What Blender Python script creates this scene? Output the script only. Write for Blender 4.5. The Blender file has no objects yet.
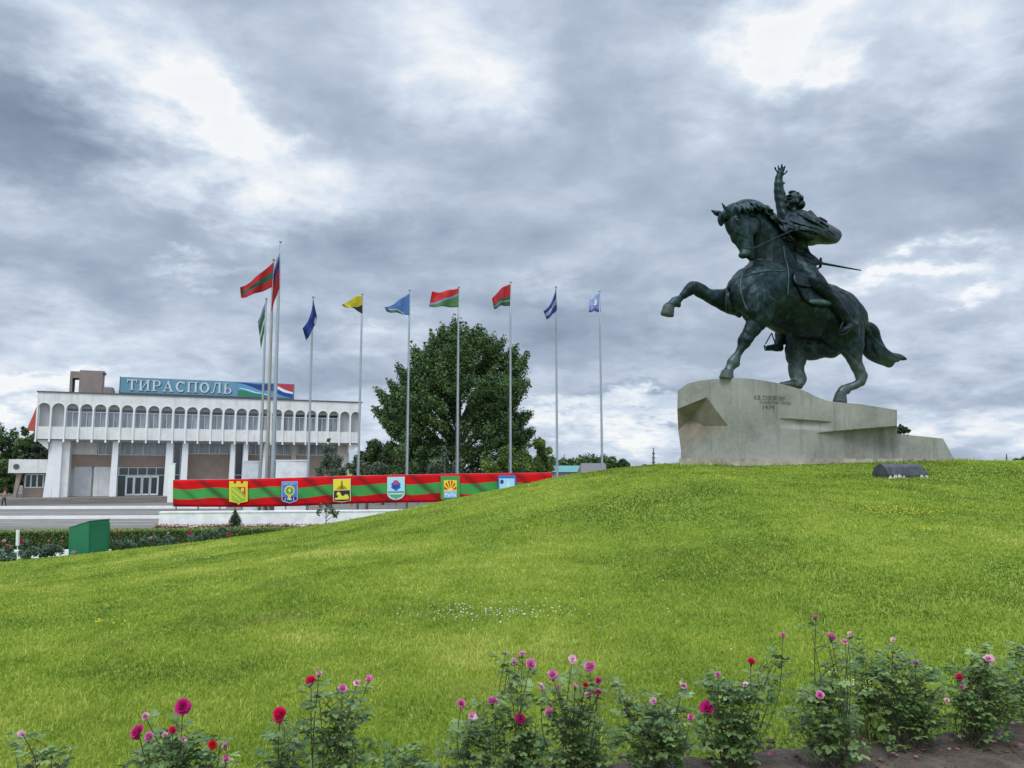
import bpy, bmesh, math, random
import numpy as np
from mathutils import Vector, Matrix
from mathutils.bvhtree import BVHTree
random.seed(7); rng = np.random.default_rng(7)
sc = bpy.context.scene
COL = sc.collection
R = math.radians
# ---------------------------------------------------------------- camera
FP, CX, CY, PIT, EYE = 769.0, 512.0, 384.0, R(6.38), 1.6
cam = bpy.data.objects.new('camera', bpy.data.cameras.new('camera')); COL.objects.link(cam)
cam.location = (0, 0, EYE); cam.rotation_euler = (R(90) + PIT, 0, 0)
cam.data.sensor_width = 36; cam.data.lens = 36 * FP / 1024; cam.data.clip_end = 6000; cam.data.clip_start = .05
sc.camera = cam
def P(px, py, Y):
    """the point at distance Y (metres north of the viewer) seen at photo pixel (px, py)"""
    cx, cy = (px - CX) / FP, -(py - CY) / FP
    k = Y / (math.cos(PIT) - cy * math.sin(PIT))
    return Vector((cx * k, Y, EYE + (cy * math.cos(PIT) + math.sin(PIT)) * k))
# ---------------------------------------------------------------- render settings
sc.render.engine = 'CYCLES'
sc.cycles.use_denoising = True
sc.cycles.max_bounces = 6; sc.cycles.transparent_max_bounces = 8
sc.view_settings.view_transform = 'Standard'; sc.view_settings.look = 'None'
sc.view_settings.exposure = 0.0; sc.view_settings.gamma = 1.0
# ---------------------------------------------------------------- node helper
class NT:
    def __init__(s, nt): s.nt = nt
    def n(s, t, **k):
        x = s.nt.nodes.new(t)
        for a, b in k.items(): setattr(x, a, b)
        return x
    def L(s, a, b): s.nt.links.new(a, b)
    def put(s, sock, v):
        if isinstance(v, bpy.types.NodeSocket): s.L(v, sock)
        elif isinstance(v, (tuple, list)) and len(v) == 3 and sock.type == 'RGBA': sock.default_value = (*v, 1)
        else: sock.default_value = v
    def m(s, op, a, b=0.0, c=0.0, clamp=False):
        x = s.n('ShaderNodeMath', operation=op, use_clamp=clamp)
        s.put(x.inputs[0], a); s.put(x.inputs[1], b)
        if len(x.inputs) > 2: s.put(x.inputs[2], c)
        return x.outputs[0]
    def noise(s, vec, scale, detail=3, rough=.55, dist=0.0, col=False):
        x = s.n('ShaderNodeTexNoise')
        if vec is not None: s.L(vec, x.inputs['Vector'])
        x.inputs['Scale'].default_value = scale; x.inputs['Detail'].default_value = detail
        x.inputs['Roughness'].default_value = rough; x.inputs['Distortion'].default_value = dist
        return x.outputs['Color' if col else 'Fac']
    def ramp(s, fac, stops, interp='LINEAR'):
        x = s.n('ShaderNodeValToRGB'); r = x.color_ramp; r.interpolation = interp
        while len(r.elements) < len(stops): r.elements.new(.5)
        for e, (p, c) in zip(r.elements, stops): e.position = p; e.color = (*c, 1) if len(c) == 3 else c
        s.put(x.inputs[0], fac); return x.outputs[0]
    def mix(s, f, a, b, mode='MIX'):
        x = s.n('ShaderNodeMix', data_type='RGBA', blend_type=mode)
        s.put(x.inputs[0], f); s.put(x.inputs[6], a); s.put(x.inputs[7], b); return x.outputs[2]
    def rng(s, v, a, b, c=0., d=1.):
        x = s.n('ShaderNodeMapRange'); x.clamp = True
        for i, q in enumerate((v, a, b, c, d)): s.put(x.inputs[i], q)
        return x.outputs[0]
    def xyz(s, v):
        x = s.n('ShaderNodeSeparateXYZ'); s.L(v, x.inputs[0]); return x.outputs
    def comb(s, a, b, c):
        x = s.n('ShaderNodeCombineXYZ'); s.put(x.inputs[0], a); s.put(x.inputs[1], b); s.put(x.inputs[2], c); return x.outputs[0]
# ---------------------------------------------------------------- sky: Nishita plus a deck of cloud, both in the world
SUN_EL, SUN_AZ = R(52), R(205)          # azimuth measured clockwise from north (+Y): behind the viewer, a little left
w = bpy.data.worlds.new("World"); sc.world = w; w.use_nodes = True
w.node_tree.nodes.clear(); g = NT(w.node_tree)
out = g.n('ShaderNodeOutputWorld'); bg = g.n('ShaderNodeBackground'); bg.inputs[1].default_value = .1
g.L(bg.outputs[0], out.inputs[0])
sky = g.n('ShaderNodeTexSky', sky_type='NISHITA'); sky.sun_disc = False
sky.sun_elevation = SUN_EL; sky.sun_rotation = SUN_AZ
tc = g.n('ShaderNodeTexCoord').outputs['Generated']
X, Y, Z = g.xyz(tc)
zc = g.m('MAXIMUM', Z, 0.0)
iz = g.m('DIVIDE', 1.0, g.m('ADD', zc, .30))
pv = g.comb(g.m('MULTIPLY', X, iz), g.m('MULTIPLY', Y, iz), g.m('MULTIPLY', zc, 1.5))
n1 = g.noise(pv, 1.9, 9, .54, .25)
n2 = g.noise(pv, 5.2, 8, .58, .3)
wn = g.noise(pv, 2.3, 6, .6, 0, col=True); wx, wy, wz_ = g.xyz(wn)
wf = g.noise(pv, 8.5, 7, .62, 0, col=True); fx_, fy_, fz_ = g.xyz(wf)
az = g.m('ADD', g.m('ADD', g.m('ARCTAN2', X, Y), g.m('MULTIPLY', g.m('SUBTRACT', wx, .5), .42)), g.m('MULTIPLY', g.m('SUBTRACT', fx_, .5), .16))
el = g.m('ADD', g.m('ADD', g.m('ARCSINE', Z), g.m('MULTIPLY', g.m('SUBTRACT', wy, .5), .24)), g.m('MULTIPLY', g.m('SUBTRACT', fy_, .5), .11))
def dirpx(px, py):
    d = P(px, py, 10) - Vector((0, 0, EYE)); d.normalize(); return math.atan2(d.x, d.y), math.asin(d.z)
def blob(px, py, sx, sy, amp, rot=0.0):
    a, e = dirpx(px, py); c, s_ = math.cos(R(rot)), math.sin(R(rot))
    da, de = g.m('SUBTRACT', az, a), g.m('SUBTRACT', el, e)
    u = g.m('ADD', g.m('MULTIPLY', da, c / (sx / FP)), g.m('MULTIPLY', de, s_ / (sx / FP)))
    v = g.m('ADD', g.m('MULTIPLY', da, -s_ / (sy / FP)), g.m('MULTIPLY', de, c / (sy / FP)))
    q = g.m('ADD', g.m('MULTIPLY', u, u), g.m('MULTIPLY', v, v))
    return g.m('MULTIPLY', g.m('EXPONENT', g.m('MULTIPLY', q, -1.0)), amp)
BL = [  # px, py, half widths, brightness, tilt (anticlockwise): the gaps and the dark rolls of this cloud deck
    (125, 60, 150, 45, .30, -28), (205, 120, 80, 26, .32, -30), (170, 90, 160, 70, .14, -25), (490, 75, 70, 40, .26, 0), (490, 80, 120, 70, .12, 0), (420, 30, 60, 30, .15, 0),
    (790, 45, 75, 40, .34, 25), (850, 20, 110, 50, .24, 0), (800, 50, 170, 90, .14, 10), (960, 60, 70, 60, .30, 0), (760, 95, 40, 20, .35, 30), (235, 195, 170, 20, .12, 0),
    (60, 150, 130, 42, -.30, -25), (20, 110, 60, 40, -.20, 0), (330, 70, 70, 90, -.12, -30), (330, 240, 160, 22, -.14, 0),
    (600, 60, 50, 90, -.16, 0), (640, 200, 150, 70, -.08, 0), (930, 170, 140, 60, -.18, 10), (60, 260, 200, 26, -.20, 0), (700, 10, 60, 30, -.06, 0),
    (200, 270, 45, 12, .32, 10), (20, 335, 110, 20, .16, 0), (230, 345, 90, 12, .10, 0),
    (545, 260, 120, 30, .06, 0), (560, 320, 200, 18, -.16, 0), (640, 350, 150, 14, -.12, 0), (985, 350, 60, 45, .22, 0), (345, 330, 60, 14, .20, 0), (400, 400, 60, 25, .22, 0), (880, 275, 55, 16, .42, 0), (960, 262, 60, 12, .30, 0),
    (600, 436, 330, 22, .36, 0), (20, 400, 90, 26, .66, 0), (970, 440, 120, 14, .10, 0), (640, 408, 90, 9, -.22, 0), (950, 395, 170, 18, -.10, 0)]
acc = g.m('MULTIPLY', g.m('SUBTRACT', n1, .5), 1.15)
acc = g.m('ADD', acc, g.m('MULTIPLY', g.m('SUBTRACT', n2, .5), .62))
mod = g.m('ADD', g.m('MULTIPLY', n2, 1.3), .25)
for b in BL: acc = g.m('ADD', acc, g.m('MULTIPLY', blob(*b), mod))
lum = g.m('ADD', acc, .515)
cc = g.ramp(lum, [(0.0, (.205, .262, .36)), (.22, (.29, .36, .47)), (.45, (.415, .495, .62)), (.72, (.63, .72, .84)), (1.0, (.96, .98, 1.0))])
elv = g.m('ARCSINE', Z)
boost = g.m('ADD', g.rng(elv, .60, 1.15, 1.0, 3.6), g.rng(Y, 0.1, -.7, 0.0, .75))
cs = g.mix(1.0, cc, g.comb(*[g.m('MULTIPLY', boost, 10.0)] * 3), 'MULTIPLY')
cover = g.rng(lum, 1.25, .75, .90, 1.0)
col = g.mix(cover, sky.outputs[0], cs)
g.L(col, bg.inputs[0])
sd = bpy.data.lights.new('sun', 'SUN'); sd.energy = 1.5; sd.angle = R(18); sd.color = (1, .96, .9)
so = bpy.data.objects.new('sun', sd); COL.objects.link(so)
sv = Vector((math.sin(SUN_AZ) * math.cos(SUN_EL), math.cos(SUN_AZ) * math.cos(SUN_EL), math.sin(SUN_EL)))
so.rotation_euler = (-sv).to_track_quat('-Z', 'Y').to_euler(); so.location = sv * 60
# ---------------------------------------------------------------- mesh helpers
def tag(o, label=None, cat=None, group=None, kind=None):
    if label: o['label'] = label
    if cat: o['category'] = cat
    if group: o['group'] = group
    if kind: o['kind'] = kind
    return o
def empty(name, loc=(0, 0, 0), label=None, cat=None, group=None):
    o = bpy.data.objects.new(name, None); COL.objects.link(o); o.location = loc; o.empty_display_size = .2
    return tag(o, label, cat, group)
def link(name, me, mats, parent=None, smooth=False):
    o = bpy.data.objects.new(name, me); COL.objects.link(o)
    for m in (mats if isinstance(mats, (list, tuple)) else [mats]): me.materials.append(m)
    if parent: o.parent = parent; o.matrix_parent_inverse = Matrix.Translation(parent.location).inverted()
    if smooth: me.shade_smooth()
    return o
class MB:
    def __init__(s): s.v = []; s.f = []; s.mi = []; s.c = []
    def add(s, vs, fs, mi=0):
        b = len(s.v); s.v += [tuple(v) for v in vs]; s.f += [tuple(i + b for i in f) for f in fs]; s.mi += [mi] * len(fs)
    def box(s, x0, x1, y0, y1, z0, z1, mi=0, M=None):
        v = [Vector((x, y, z)) for z in (z0, z1) for y in (y0, y1) for x in (x0, x1)]
        if M: v = [M @ q for q in v]
        s.add(v, [(0, 2, 3, 1), (4, 5, 7, 6), (0, 1, 5, 4), (2, 6, 7, 3), (0, 4, 6, 2), (1, 3, 7, 5)], mi)
    def prism(s, pts, vec, mi=0):
        """extrude a planar polygon along vec"""
        n = len(pts); vec = Vector(vec); a = [Vector(p) for p in pts]; b = [p + vec for p in a]
        s.add(a + b, [tuple(range(n))[::-1], tuple(range(n, 2 * n))] + [(i, (i + 1) % n, n + (i + 1) % n, n + i) for i in range(n)], mi)
    def tube(s, pts, rad, seg=8, mi=0, caps=True, flat=None, up=None):
        """rings along pts; rad: list of radii or (ra, rb) with rb measured along `flat` axis"""
        pts = [Vector(p) for p in pts]; n = len(pts); b = len(s.v); rings = []
        if not isinstance(rad, (list, tuple)): rad = [rad] * n
        prev = None
        for i, p in enumerate(pts):
            t = (pts[min(i + 1, n - 1)] - pts[max(i - 1, 0)])
            if t.length < 1e-9: t = Vector((0, 0, 1))
            t.normalize()
            ref = Vector(flat) if flat is not None else (prev if prev is not None else (Vector((0, 0, 1)) if abs(t.z) < .9 else Vector((1, 0, 0))))
            e2 = ref - t * ref.dot(t)
            if e2.length < 1e-6: e2 = t.orthogonal()
            e2.normalize(); e1 = t.cross(e2); prev = e2
            r = rad[i]; ra, rb = r if isinstance(r, (tuple, list)) else (r, r)
            s.v += [tuple(p + e1 * (math.cos(k * 2 * math.pi / seg) * ra) + e2 * (math.sin(k * 2 * math.pi / seg) * rb)) for k in range(seg)]
        for i in range(n - 1):
            for k in range(seg):
                k2 = (k + 1) % seg
                s.f.append((b + i * seg + k, b + i * seg + k2, b + (i + 1) * seg + k2, b + (i + 1) * seg + k)); s.mi.append(mi)
        if caps:
            s.f.append(tuple(b + k for k in range(seg))[::-1]); s.mi.append(mi)
            s.f.append(tuple(b + (n - 1) * seg + k for k in range(seg))); s.mi.append(mi)
    def grid(s, rows, mi=0, flip=False):
        n, m = len(rows), len(rows[0]); b = len(s.v)
        for r in rows: s.v += [tuple(p) for p in r]
        for i in range(n - 1):
            for j in range(m - 1):
                q = (b + i * m + j, b + i * m + j + 1, b + (i + 1) * m + j + 1, b + (i + 1) * m + j)
                s.f.append(q[::-1] if flip else q); s.mi.append(mi)
    def mesh(s, name='m'):
        me = bpy.data.meshes.new(name); me.from_pydata(s.v, [], s.f); me.polygons.foreach_set('material_index', s.mi); me.update(); return me
    def obj(s, name, mats, parent=None, smooth=False): return link(name, s.mesh(name), mats, parent, smooth)
def npmesh(name, V, F, n=3):
    """fast mesh from numpy arrays (F: faces x n)"""
    me = bpy.data.meshes.new(name); nf = len(F)
    me.vertices.add(len(V)); me.vertices.foreach_set('co', np.ascontiguousarray(V, dtype=np.float32).ravel())
    me.loops.add(nf * n); me.loops.foreach_set('vertex_index', np.ascontiguousarray(F, dtype=np.int32).ravel())
    me.polygons.add(nf); me.polygons.foreach_set('loop_start', np.arange(0, nf * n, n, dtype=np.int32))
    me.update(calc_edges=True); return me
def attr(me, name, vals, dom='POINT'):
    a = me.attributes.new(name, 'FLOAT', dom); a.data.foreach_set('value', np.ascontiguousarray(vals, dtype=np.float32))
def spline(pts, k=6):
    """Catmull-Rom through tuples of any length"""
    p = [np.array(q, float) for q in pts]; p = [2 * p[0] - p[1]] + p + [2 * p[-1] - p[-2]]; o = []
    for i in range(1, len(p) - 2):
        for j in range(k):
            t = j / k
            o.append(.5 * ((2 * p[i]) + (-p[i - 1] + p[i + 1]) * t + (2 * p[i - 1] - 5 * p[i] + 4 * p[i + 1] - p[i + 2]) * t * t + (-p[i - 1] + 3 * p[i] - 3 * p[i + 1] + p[i + 2]) * t ** 3))
    o.append(p[-2]); return o
# ---------------------------------------------------------------- materials
def mat(name, col=(.5, .5, .5), rough=.7, var=0.0, scale=3.0, bump=0.0, bscale=None, metal=0.0, spec=None, stain=0.0, col2=None, stretch=None):
    m = bpy.data.materials.new(name); m.use_nodes = True; m.node_tree.nodes.clear(); q = NT(m.node_tree)
    o = q.n('ShaderNodeOutputMaterial'); b = q.n('ShaderNodeBsdfPrincipled'); q.L(b.outputs[0], o.inputs[0])
    m['bsdf'] = b.name
    b.inputs['Roughness'].default_value = rough; b.inputs['Metallic'].default_value = metal
    if spec is not None: b.inputs['Specular IOR Level'].default_value = spec
    tcn = q.n('ShaderNodeTexCoord').outputs['Object']
    if stretch:
        mp = q.n('ShaderNodeMapping'); q.L(tcn, mp.inputs[0]); mp.inputs['Scale'].default_value = stretch; vec = mp.outputs[0]
    else: vec = tcn
    c = col
    if var or col2:
        nz = q.noise(vec, scale, 6, .6)
        c2 = col2 or tuple(x * (1 - var) for x in col); c1 = col if col2 else tuple(min(1, x * (1 + var)) for x in col)
        c = q.ramp(nz, [(.32, c2), (.68, c1)])
    if stain:
        st = q.rng(q.noise(q.comb(*[q.m('MULTIPLY', a, k) for a, k in zip(q.xyz(tcn), (1.3, 1.3, .16))]), 1.6, 5, .65), .52, .75)
        c = q.mix(q.m('MULTIPLY', st, stain), c, tuple(x * .38 for x in col))
    q.put(b.inputs['Base Color'], c)
    if bump:
        bn = q.n('ShaderNodeBump'); bn.inputs['Strength'].default_value = bump; bn.inputs['Distance'].default_value = .05
        q.L(q.noise(vec, bscale or scale * 3, 5, .6), bn.inputs['Height']); q.L(bn.outputs[0], b.inputs['Normal'])
    return m
def leafmat(name, dark, light, trans=.25, rough=.5, soft=0.0):
    """leaves: colour from a per-leaf attribute `tone`, some light passing through"""
    m = bpy.data.materials.new(name); m.use_nodes = True; m.node_tree.nodes.clear(); q = NT(m.node_tree)
    o = q.n('ShaderNodeOutputMaterial'); b = q.n('ShaderNodeBsdfPrincipled'); t = q.n('ShaderNodeBsdfTranslucent'); mx = q.n('ShaderNodeMixShader')
    a = q.n('ShaderNodeAttribute', attribute_name='tone').outputs['Fac']
    c = q.ramp(a, [(0, dark), (1, light)])
    q.L(c, b.inputs['Base Color']); q.L(c, t.inputs[0]); b.inputs['Roughness'].default_value = rough; b.inputs['Specular IOR Level'].default_value = .35
    mx.inputs[0].default_value = trans; q.L(b.outputs[0], mx.inputs[1]); q.L(t.outputs[0], mx.inputs[2]); q.L(mx.outputs[0], o.inputs[0])
    return m
# ---------------------------------------------------------------- terrain
_PX = np.array([-60, -30, -16.7, -10, -5.6, -2, 1.25, 2.85, 5.5, 10, 17, 30, 60.])
_PZ = np.array([-2.2, -1.95, -1.40, -.72, -.08, .62, 1.30, 1.58, 1.86, 1.93, 1.88, 1.6, 1.2])
_gx = np.linspace(-60, 60, 481); _gz = np.interp(_gx, _PX, _PZ)
_k = np.exp(-np.linspace(-2, 2, 13) ** 2); _k /= _k.sum(); _gz = np.convolve(np.pad(_gz, 6, mode='edge'), _k, 'valid')
def sstep(t): t = np.clip(t, 0, 1); return t * t * (3 - 2 * t)
def H(x, y):
    x = np.asarray(x, float); y = np.asarray(y, float)
    xs = x * np.clip(25.0 / np.maximum(y, 14.0), .7, 1.35)
    p = np.interp(xs, _gx, _gz)
    t = np.clip((y - 4.4) / 20.6, 0, 1); ramp = 1 - (1 - t) ** 1.18
    z = p * ramp
    z = z + .05 * np.sin(x * .55 + y * .3) * np.clip((y - 5) / 6, 0, 1) * np.clip((26 - y) / 8, 0, 1) + .03 * np.sin(x * 1.3 - y * .9) * np.clip((y - 5) / 6, 0, 1) * np.clip((24 - y) / 6, 0, 1)
    yc = 25.2 + 4.5 * sstep((x + 1) / 6)          # the top carries the monument; on the left the slope ends sooner
    f = sstep((y - yc) / np.where(x < 2, 9.5, 12.0))
    fl = np.where(x < -3, np.clip((y - yc) / 2.5, 0, 1) * .28, 0)
    f = np.maximum(f, fl)
    return z * (1 - f) + (-2.5) * f
def Hs(x, y): return float(H(x, y))
def mk_grass_ground():
    m = bpy.data.materials.new('lawn_ground'); m.use_nodes = True; m.node_tree.nodes.clear(); q = NT(m.node_tree)
    o = q.n('ShaderNodeOutputMaterial'); b = q.n('ShaderNodeBsdfPrincipled'); q.L(b.outputs[0], o.inputs[0])
    tcn = q.n('ShaderNodeTexCoord').outputs['Object']
    a = q.noise(tcn, .35, 4, .6); f = q.noise(tcn, 9, 5, .7)
    c = q.mix(f, q.ramp(a, [(.35, (.12, .175, .022)), (.65, (.175, .24, .033))]), q.ramp(a, [(.35, (.19, .27, .037)), (.65, (.27, .34, .052))]))
    q.L(c, b.inputs['Base Color']); b.inputs['Roughness'].default_value = .9; b.inputs['Specular IOR Level'].default_value = .1
    bn = q.n('ShaderNodeBump'); bn.inputs['Strength'].default_value = .6; bn.inputs['Distance'].default_value = .04; q.L(q.noise(tcn, 30, 3, .7), bn.inputs['Height']); q.L(bn.outputs[0], b.inputs['Normal'])
    return m
M_LAWN = mk_grass_ground()
xs = np.concatenate([[-3000, -1200, -500, -250, -140, -90], np.arange(-60, 60.01, .6), [90, 140, 250, 500, 1200, 3000]])
ys = np.concatenate([[-300, -60, -20, -8, -2], np.arange(0, 60.01, .5), [70, 90, 130, 200, 400, 1000, 3500]])
GX, GY = np.meshgrid(xs, ys); GZ = H(GX, GY)
GZ = np.where(GY < 0, H(GX, 0 * GY), GZ)
nx, ny = len(xs), len(ys)
idx = np.arange(nx * ny).reshape(ny, nx)
F = np.stack([idx[:-1, :-1], idx[:-1, 1:], idx[1:, 1:], idx[1:, :-1]], -1).reshape(-1, 4)
ground = link('ground', npmesh('ground', np.stack([GX, GY, GZ], -1).reshape(-1, 3), F, 4), M_LAWN, smooth=True); tag(ground, kind='structure')
# flower bed edge: distance at which the lawn begins, as a function of x
def bed_edge(x):
    return np.interp(x, [-6, -2.5, -1.2, -.5, .2, 1.0, 2.0, 3.2, 4.2, 6, 10], [3.8, 3.9, 4.05, 4.25, 4.38, 4.52, 4.72, 4.98, 5.15, 5.5, 6.0])
def hnoise(x, y, s):
    """cheap smooth noise for patchy colours"""
    v = 0
    for k, (a, b, c) in enumerate(((1, .7, 0), (-.6, 1.1, 2), (1.7, -.9, 4), (.4, 2.1, 1), (2.6, 1.4, 3))):
        v = v + np.sin((x * a + y * b) * s * (1 + .4 * k) + c + 1.3 * np.sin((y * a - x * b) * s * .8 + c)) / (1 + .5 * k)
    return v / 3.2
# ---------------------------------------------------------------- grass: blades as one object
def grass_blades(N, name, r0=3.6, r1=34.0):
    r = np.exp(rng.uniform(np.log(r0), np.log(r1), N)); th = rng.uniform(-.68, .68, N) * 1.05
    x = r * np.sin(th); y = r * np.cos(th)
    j = rng.normal(0, .04, N)
    ok = (y > bed_edge(x) + j) & (y < 31)
    ok &= ~((x > 5.0) & (x < 14.4) & (y > 22.6 + (x - 5) * .2) & (y < 28))      # monument footing
    x, y, r = x[ok], y[ok], r[ok]; n = len(x); z = H(x, y)
    big = np.clip(hnoise(x, y, .45), -1, 1); small = np.clip(hnoise(x + 40, y, 1.9), -1, 1)
    hgt = (.018 + .005 * big + rng.gamma(1.6, .007, n)) * (1 + .3 * small); hgt = np.clip(hgt, .012, .08)
    tuft = hnoise(x * 1.1 + 3, y + 11, 2.7) > .72; hgt = np.where(tuft, hgt * 1.5, hgt)
    foot = (np.abs(y - (22.45 + np.clip(x - 5, 0, 10) * .2)) < .35) & (x > 4.6) & (x < 14.6); hgt = np.where(foot, hgt * rng.uniform(1, 4.5, n), hgt)
    wdt = np.maximum(.0028, r * .00056) * rng.uniform(.7, 1.3, n)
    a = rng.uniform(0, 2 * np.pi, n); lean = rng.gamma(2.0, .34, n); lean = np.clip(lean, 0, 1.5); la = rng.uniform(0, 2 * np.pi, n)
    dx, dy = np.cos(a) * wdt, np.sin(a) * wdt
    b0 = np.stack([x - dx, y - dy, z - .005], 1); b1 = np.stack([x + dx, y + dy, z - .005], 1)
    mx_, my_ = np.cos(la) * lean * hgt * .35, np.sin(la) * lean * hgt * .35
    hm = hgt * .6
    c0 = np.stack([x - dx * .75 + mx_, y - dy * .75 + my_, z + hm], 1); c1 = np.stack([x + dx * .75 + mx_, y + dy * .75 + my_, z + hm], 1)
    tp = np.stack([x + mx_ * 2.8, y + my_ * 2.8, z + hgt * (1 - .25 * lean)], 1)
    V = np.stack([b0, b1, c1, c0, tp], 1).reshape(-1, 3)
    i = np.arange(n)[:, None] * 5
    T = np.concatenate([i + [0, 1, 2], i + [0, 2, 3], i + [3, 2, 4]], 1).reshape(-1, 3)
    me = npmesh(name, V, T, 3)
    dand = np.zeros(n)
    tone = .475 + .29 * big + .17 * small + .24 * hnoise(x + 9, y + 70, .8) + .16 * np.clip(hnoise(x * 1.3 + 5, y - 30, 4.5), -1, 1) + .10 * np.clip(hnoise(x * .9 - 15, y * 1.4, 8.5), -1, 1) + rng.normal(0, .11, n)
    for gx, gy, sx, sy, am in ((9, 19.5, 4.5, 2.2, -.30), (3.5, 15, 3, 2.4, -.18), (13, 15, 4, 2.5, -.20), (8, 12, 3, 1.2, -.14), (-2.2, 14.5, 1.8, 1.6, .16), (-1.0, 8, 1.6, 1.0, -.12), (-9, 22, 3, 1.5, .14), (-6, 12, 1.6, 1.4, .12), (5.5, 8.5, 1.8, .8, -.10), (-2.6, 6.2, .7, .35, -.2), (1.3, 10.5, 1.5, .5, -.16), (10, 23, 6, 1.2, -.12)):
        tone = tone + am * np.exp(-((x - gx) / sx) ** 2 - ((y - gy) / sy) ** 2)
    tone = np.where(rng.random(n) < .03, .92, tone)
    dn = hnoise(x * .9 + 17, y * 1.2 - 5, 1.1) + .5 * hnoise(x - 8, y + 3, 3.7)
    attr(me, 'dry', np.repeat(np.clip((dn - .42) * .9, 0, .5) * (rng.random(n) < .75), 5))
    attr(me, 'tone', np.repeat(np.clip(tone, 0, 1), 5))
    return me
m = bpy.data.materials.new('grass_blade'); m.use_nodes = True; m.node_tree.nodes.clear(); q = NT(m.node_tree)
o_ = q.n('ShaderNodeOutputMaterial'); b_ = q.n('ShaderNodeBsdfPrincipled'); t_ = q.n('ShaderNodeBsdfTranslucent'); mx = q.n('ShaderNodeMixShader')
c_ = q.ramp(q.n('ShaderNodeAttribute', attribute_name='tone').outputs['Fac'], [(0, (.10, .158, .018)), (.35, (.222, .322, .036)), (.70, (.40, .475, .065)), (1, (.60, .60, .16))])
c_ = q.mix(q.n('ShaderNodeAttribute', attribute_name='dry').outputs['Fac'], c_, (.33, .27, .10))
q.L(c_, b_.inputs['Base Color']); q.L(c_, t_.inputs[0]); b_.inputs['Roughness'].default_value = .6; b_.inputs['Specular IOR Level'].default_value = .2
mx.inputs[0].default_value = .35; q.L(b_.outputs[0], mx.inputs[1]); q.L(t_.outputs[0], mx.inputs[2]); q.L(mx.outputs[0], o_.inputs[0])
M_BLADE = m
tag(link('grass', grass_blades(760000, 'grass'), M_BLADE), 'short mown green grass covering the slope below the monument', 'grass', kind='stuff')
def specks(name, spots, mat_, size, label, cat):
    V = []; Fc = []
    for (px, py, sx, sy, n) in spots:
        for _ in range(n):
            qx, qy = random.gauss(px, sx), random.gauss(py, sy)
            # march the ray to the ground
            d = P(qx, qy, 1.0) - Vector((0, 0, EYE)); y = 3.5
            while y < 40 and EYE + d.z * y > Hs(d.x * y, y) + .04: y += .04
            if y >= 40: continue
            x, z = d.x * y, Hs(d.x * y, y) + .045 + random.random() * .02; s = size * random.uniform(.6, 1.3) * max(1, y / 12)
            b = len(V); k = 6
            V += [(x, y, z + s * .5)] + [(x + math.cos(a * 2 * math.pi / k) * s, y + math.sin(a * 2 * math.pi / k) * s, z) for a in range(k)] + [(x, y, z - s * .5)]
            Fc += [(b, b + 1 + a, b + 1 + (a + 1) % k) for a in range(k)] + [(b + 7, b + 1 + (a + 1) % k, b + 1 + a) for a in range(k)]
    me = npmesh(name, np.array(V), np.array(Fc), 3); return tag(link(name, me, mat_), label, cat, kind='stuff')
specks('clover_flowers', [(500, 610, 42, 6, 110), (455, 617, 30, 6, 35), (490, 546, 12, 2, 10), (182, 559, 6, 2, 12), (207, 558, 4, 1, 4), (860, 683, 22, 5, 60), (560, 590, 200, 40, 30)],
       mat('clover_white', (.75, .75, .68), .8), .009, 'small white clover flowers scattered in the lawn', 'clover flowers')
specks('dandelion_flowers', [(907, 512, 20, 1.6, 110), (880, 509, 14, 1.2, 20), (924, 530, 4, 2, 18), (105, 622, 8, 1.5, 10), (898, 479, 5, .6, 8), (300, 590, 150, 30, 6)],
       mat('dandelion_yellow', (.80, .66, .02), .8), .011, 'small yellow dandelion flowers scattered in the lawn', 'dandelion flowers')
# ---------------------------------------------------------------- plaza, steps, walls, hedges (left middle distance)
ZP = -2.5
M_PLAZA = mat('plaza_paving', (.21, .185, .155), .85, scale=1.1, col2=(.10, .085, .07), stretch=(.12, 1.0, 1), bump=.1)
M_WHITE = mat('white_paint', (.80, .80, .79), .6, var=.08, scale=.8)
M_STEP = mat('step_stone', (.21, .185, .165), .85, col2=(.12, .105, .09), scale=.9, stretch=(.2, 1, 3))
M_CONC = mat('white_wall_render', (.84, .85, .84), .75, var=.14, scale=1.4, bump=.3, bscale=6)
pl = MB(); rows = []
for y in (53, 60, 80, 100, 131, 160, 230): rows.append([(x, y, ZP + .02) for x in np.linspace(-220, 70, 12)])
pl.grid(rows); tag(pl.obj('plaza', M_PLAZA), kind='structure')
def seg_box(mb, a, b, wy, z0, z1, mi=0):
    a = Vector(a); b = Vector(b); d = (b - a).normalized(); n = Vector((-d.y, d.x, 0)) * wy
    mb.prism([(a.x, a.y, z0), (b.x, b.y, z0), (b.x, b.y, z1), (a.x, a.y, z1)], n)
kb = MB(); seg_box(kb, (-75, 63.5, 0), (-24.6, 66.0, 0), .5, ZP, ZP + .26); tag(kb.obj('kerb', M_WHITE), 'long white kerb across the plaza nearer the lawn', 'kerb', kind='structure')
kb = MB(); seg_box(kb, (-80, 80.0, 0), (-30.5, 83.0, 0), .5, ZP, ZP + .30); tag(kb.obj('kerb', M_WHITE), 'long white kerb across the plaza nearer the building steps', 'kerb', kind='structure')
# paving bands
pb = MB()
for y, w_ in ((56.2, .35), (57.6, .2), (59.3, .5), (61.5, .25), (70.5, .5), (74, .6)): seg_box(pb, (-75, y, 0), (-24, y + 2.4, 0), w_, ZP + .02, ZP + .028)
tag(pb.obj('paving_band', mat('pale_paving', (.34, .33, .31), .8, var=.25, scale=.7)), kind='structure')
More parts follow.
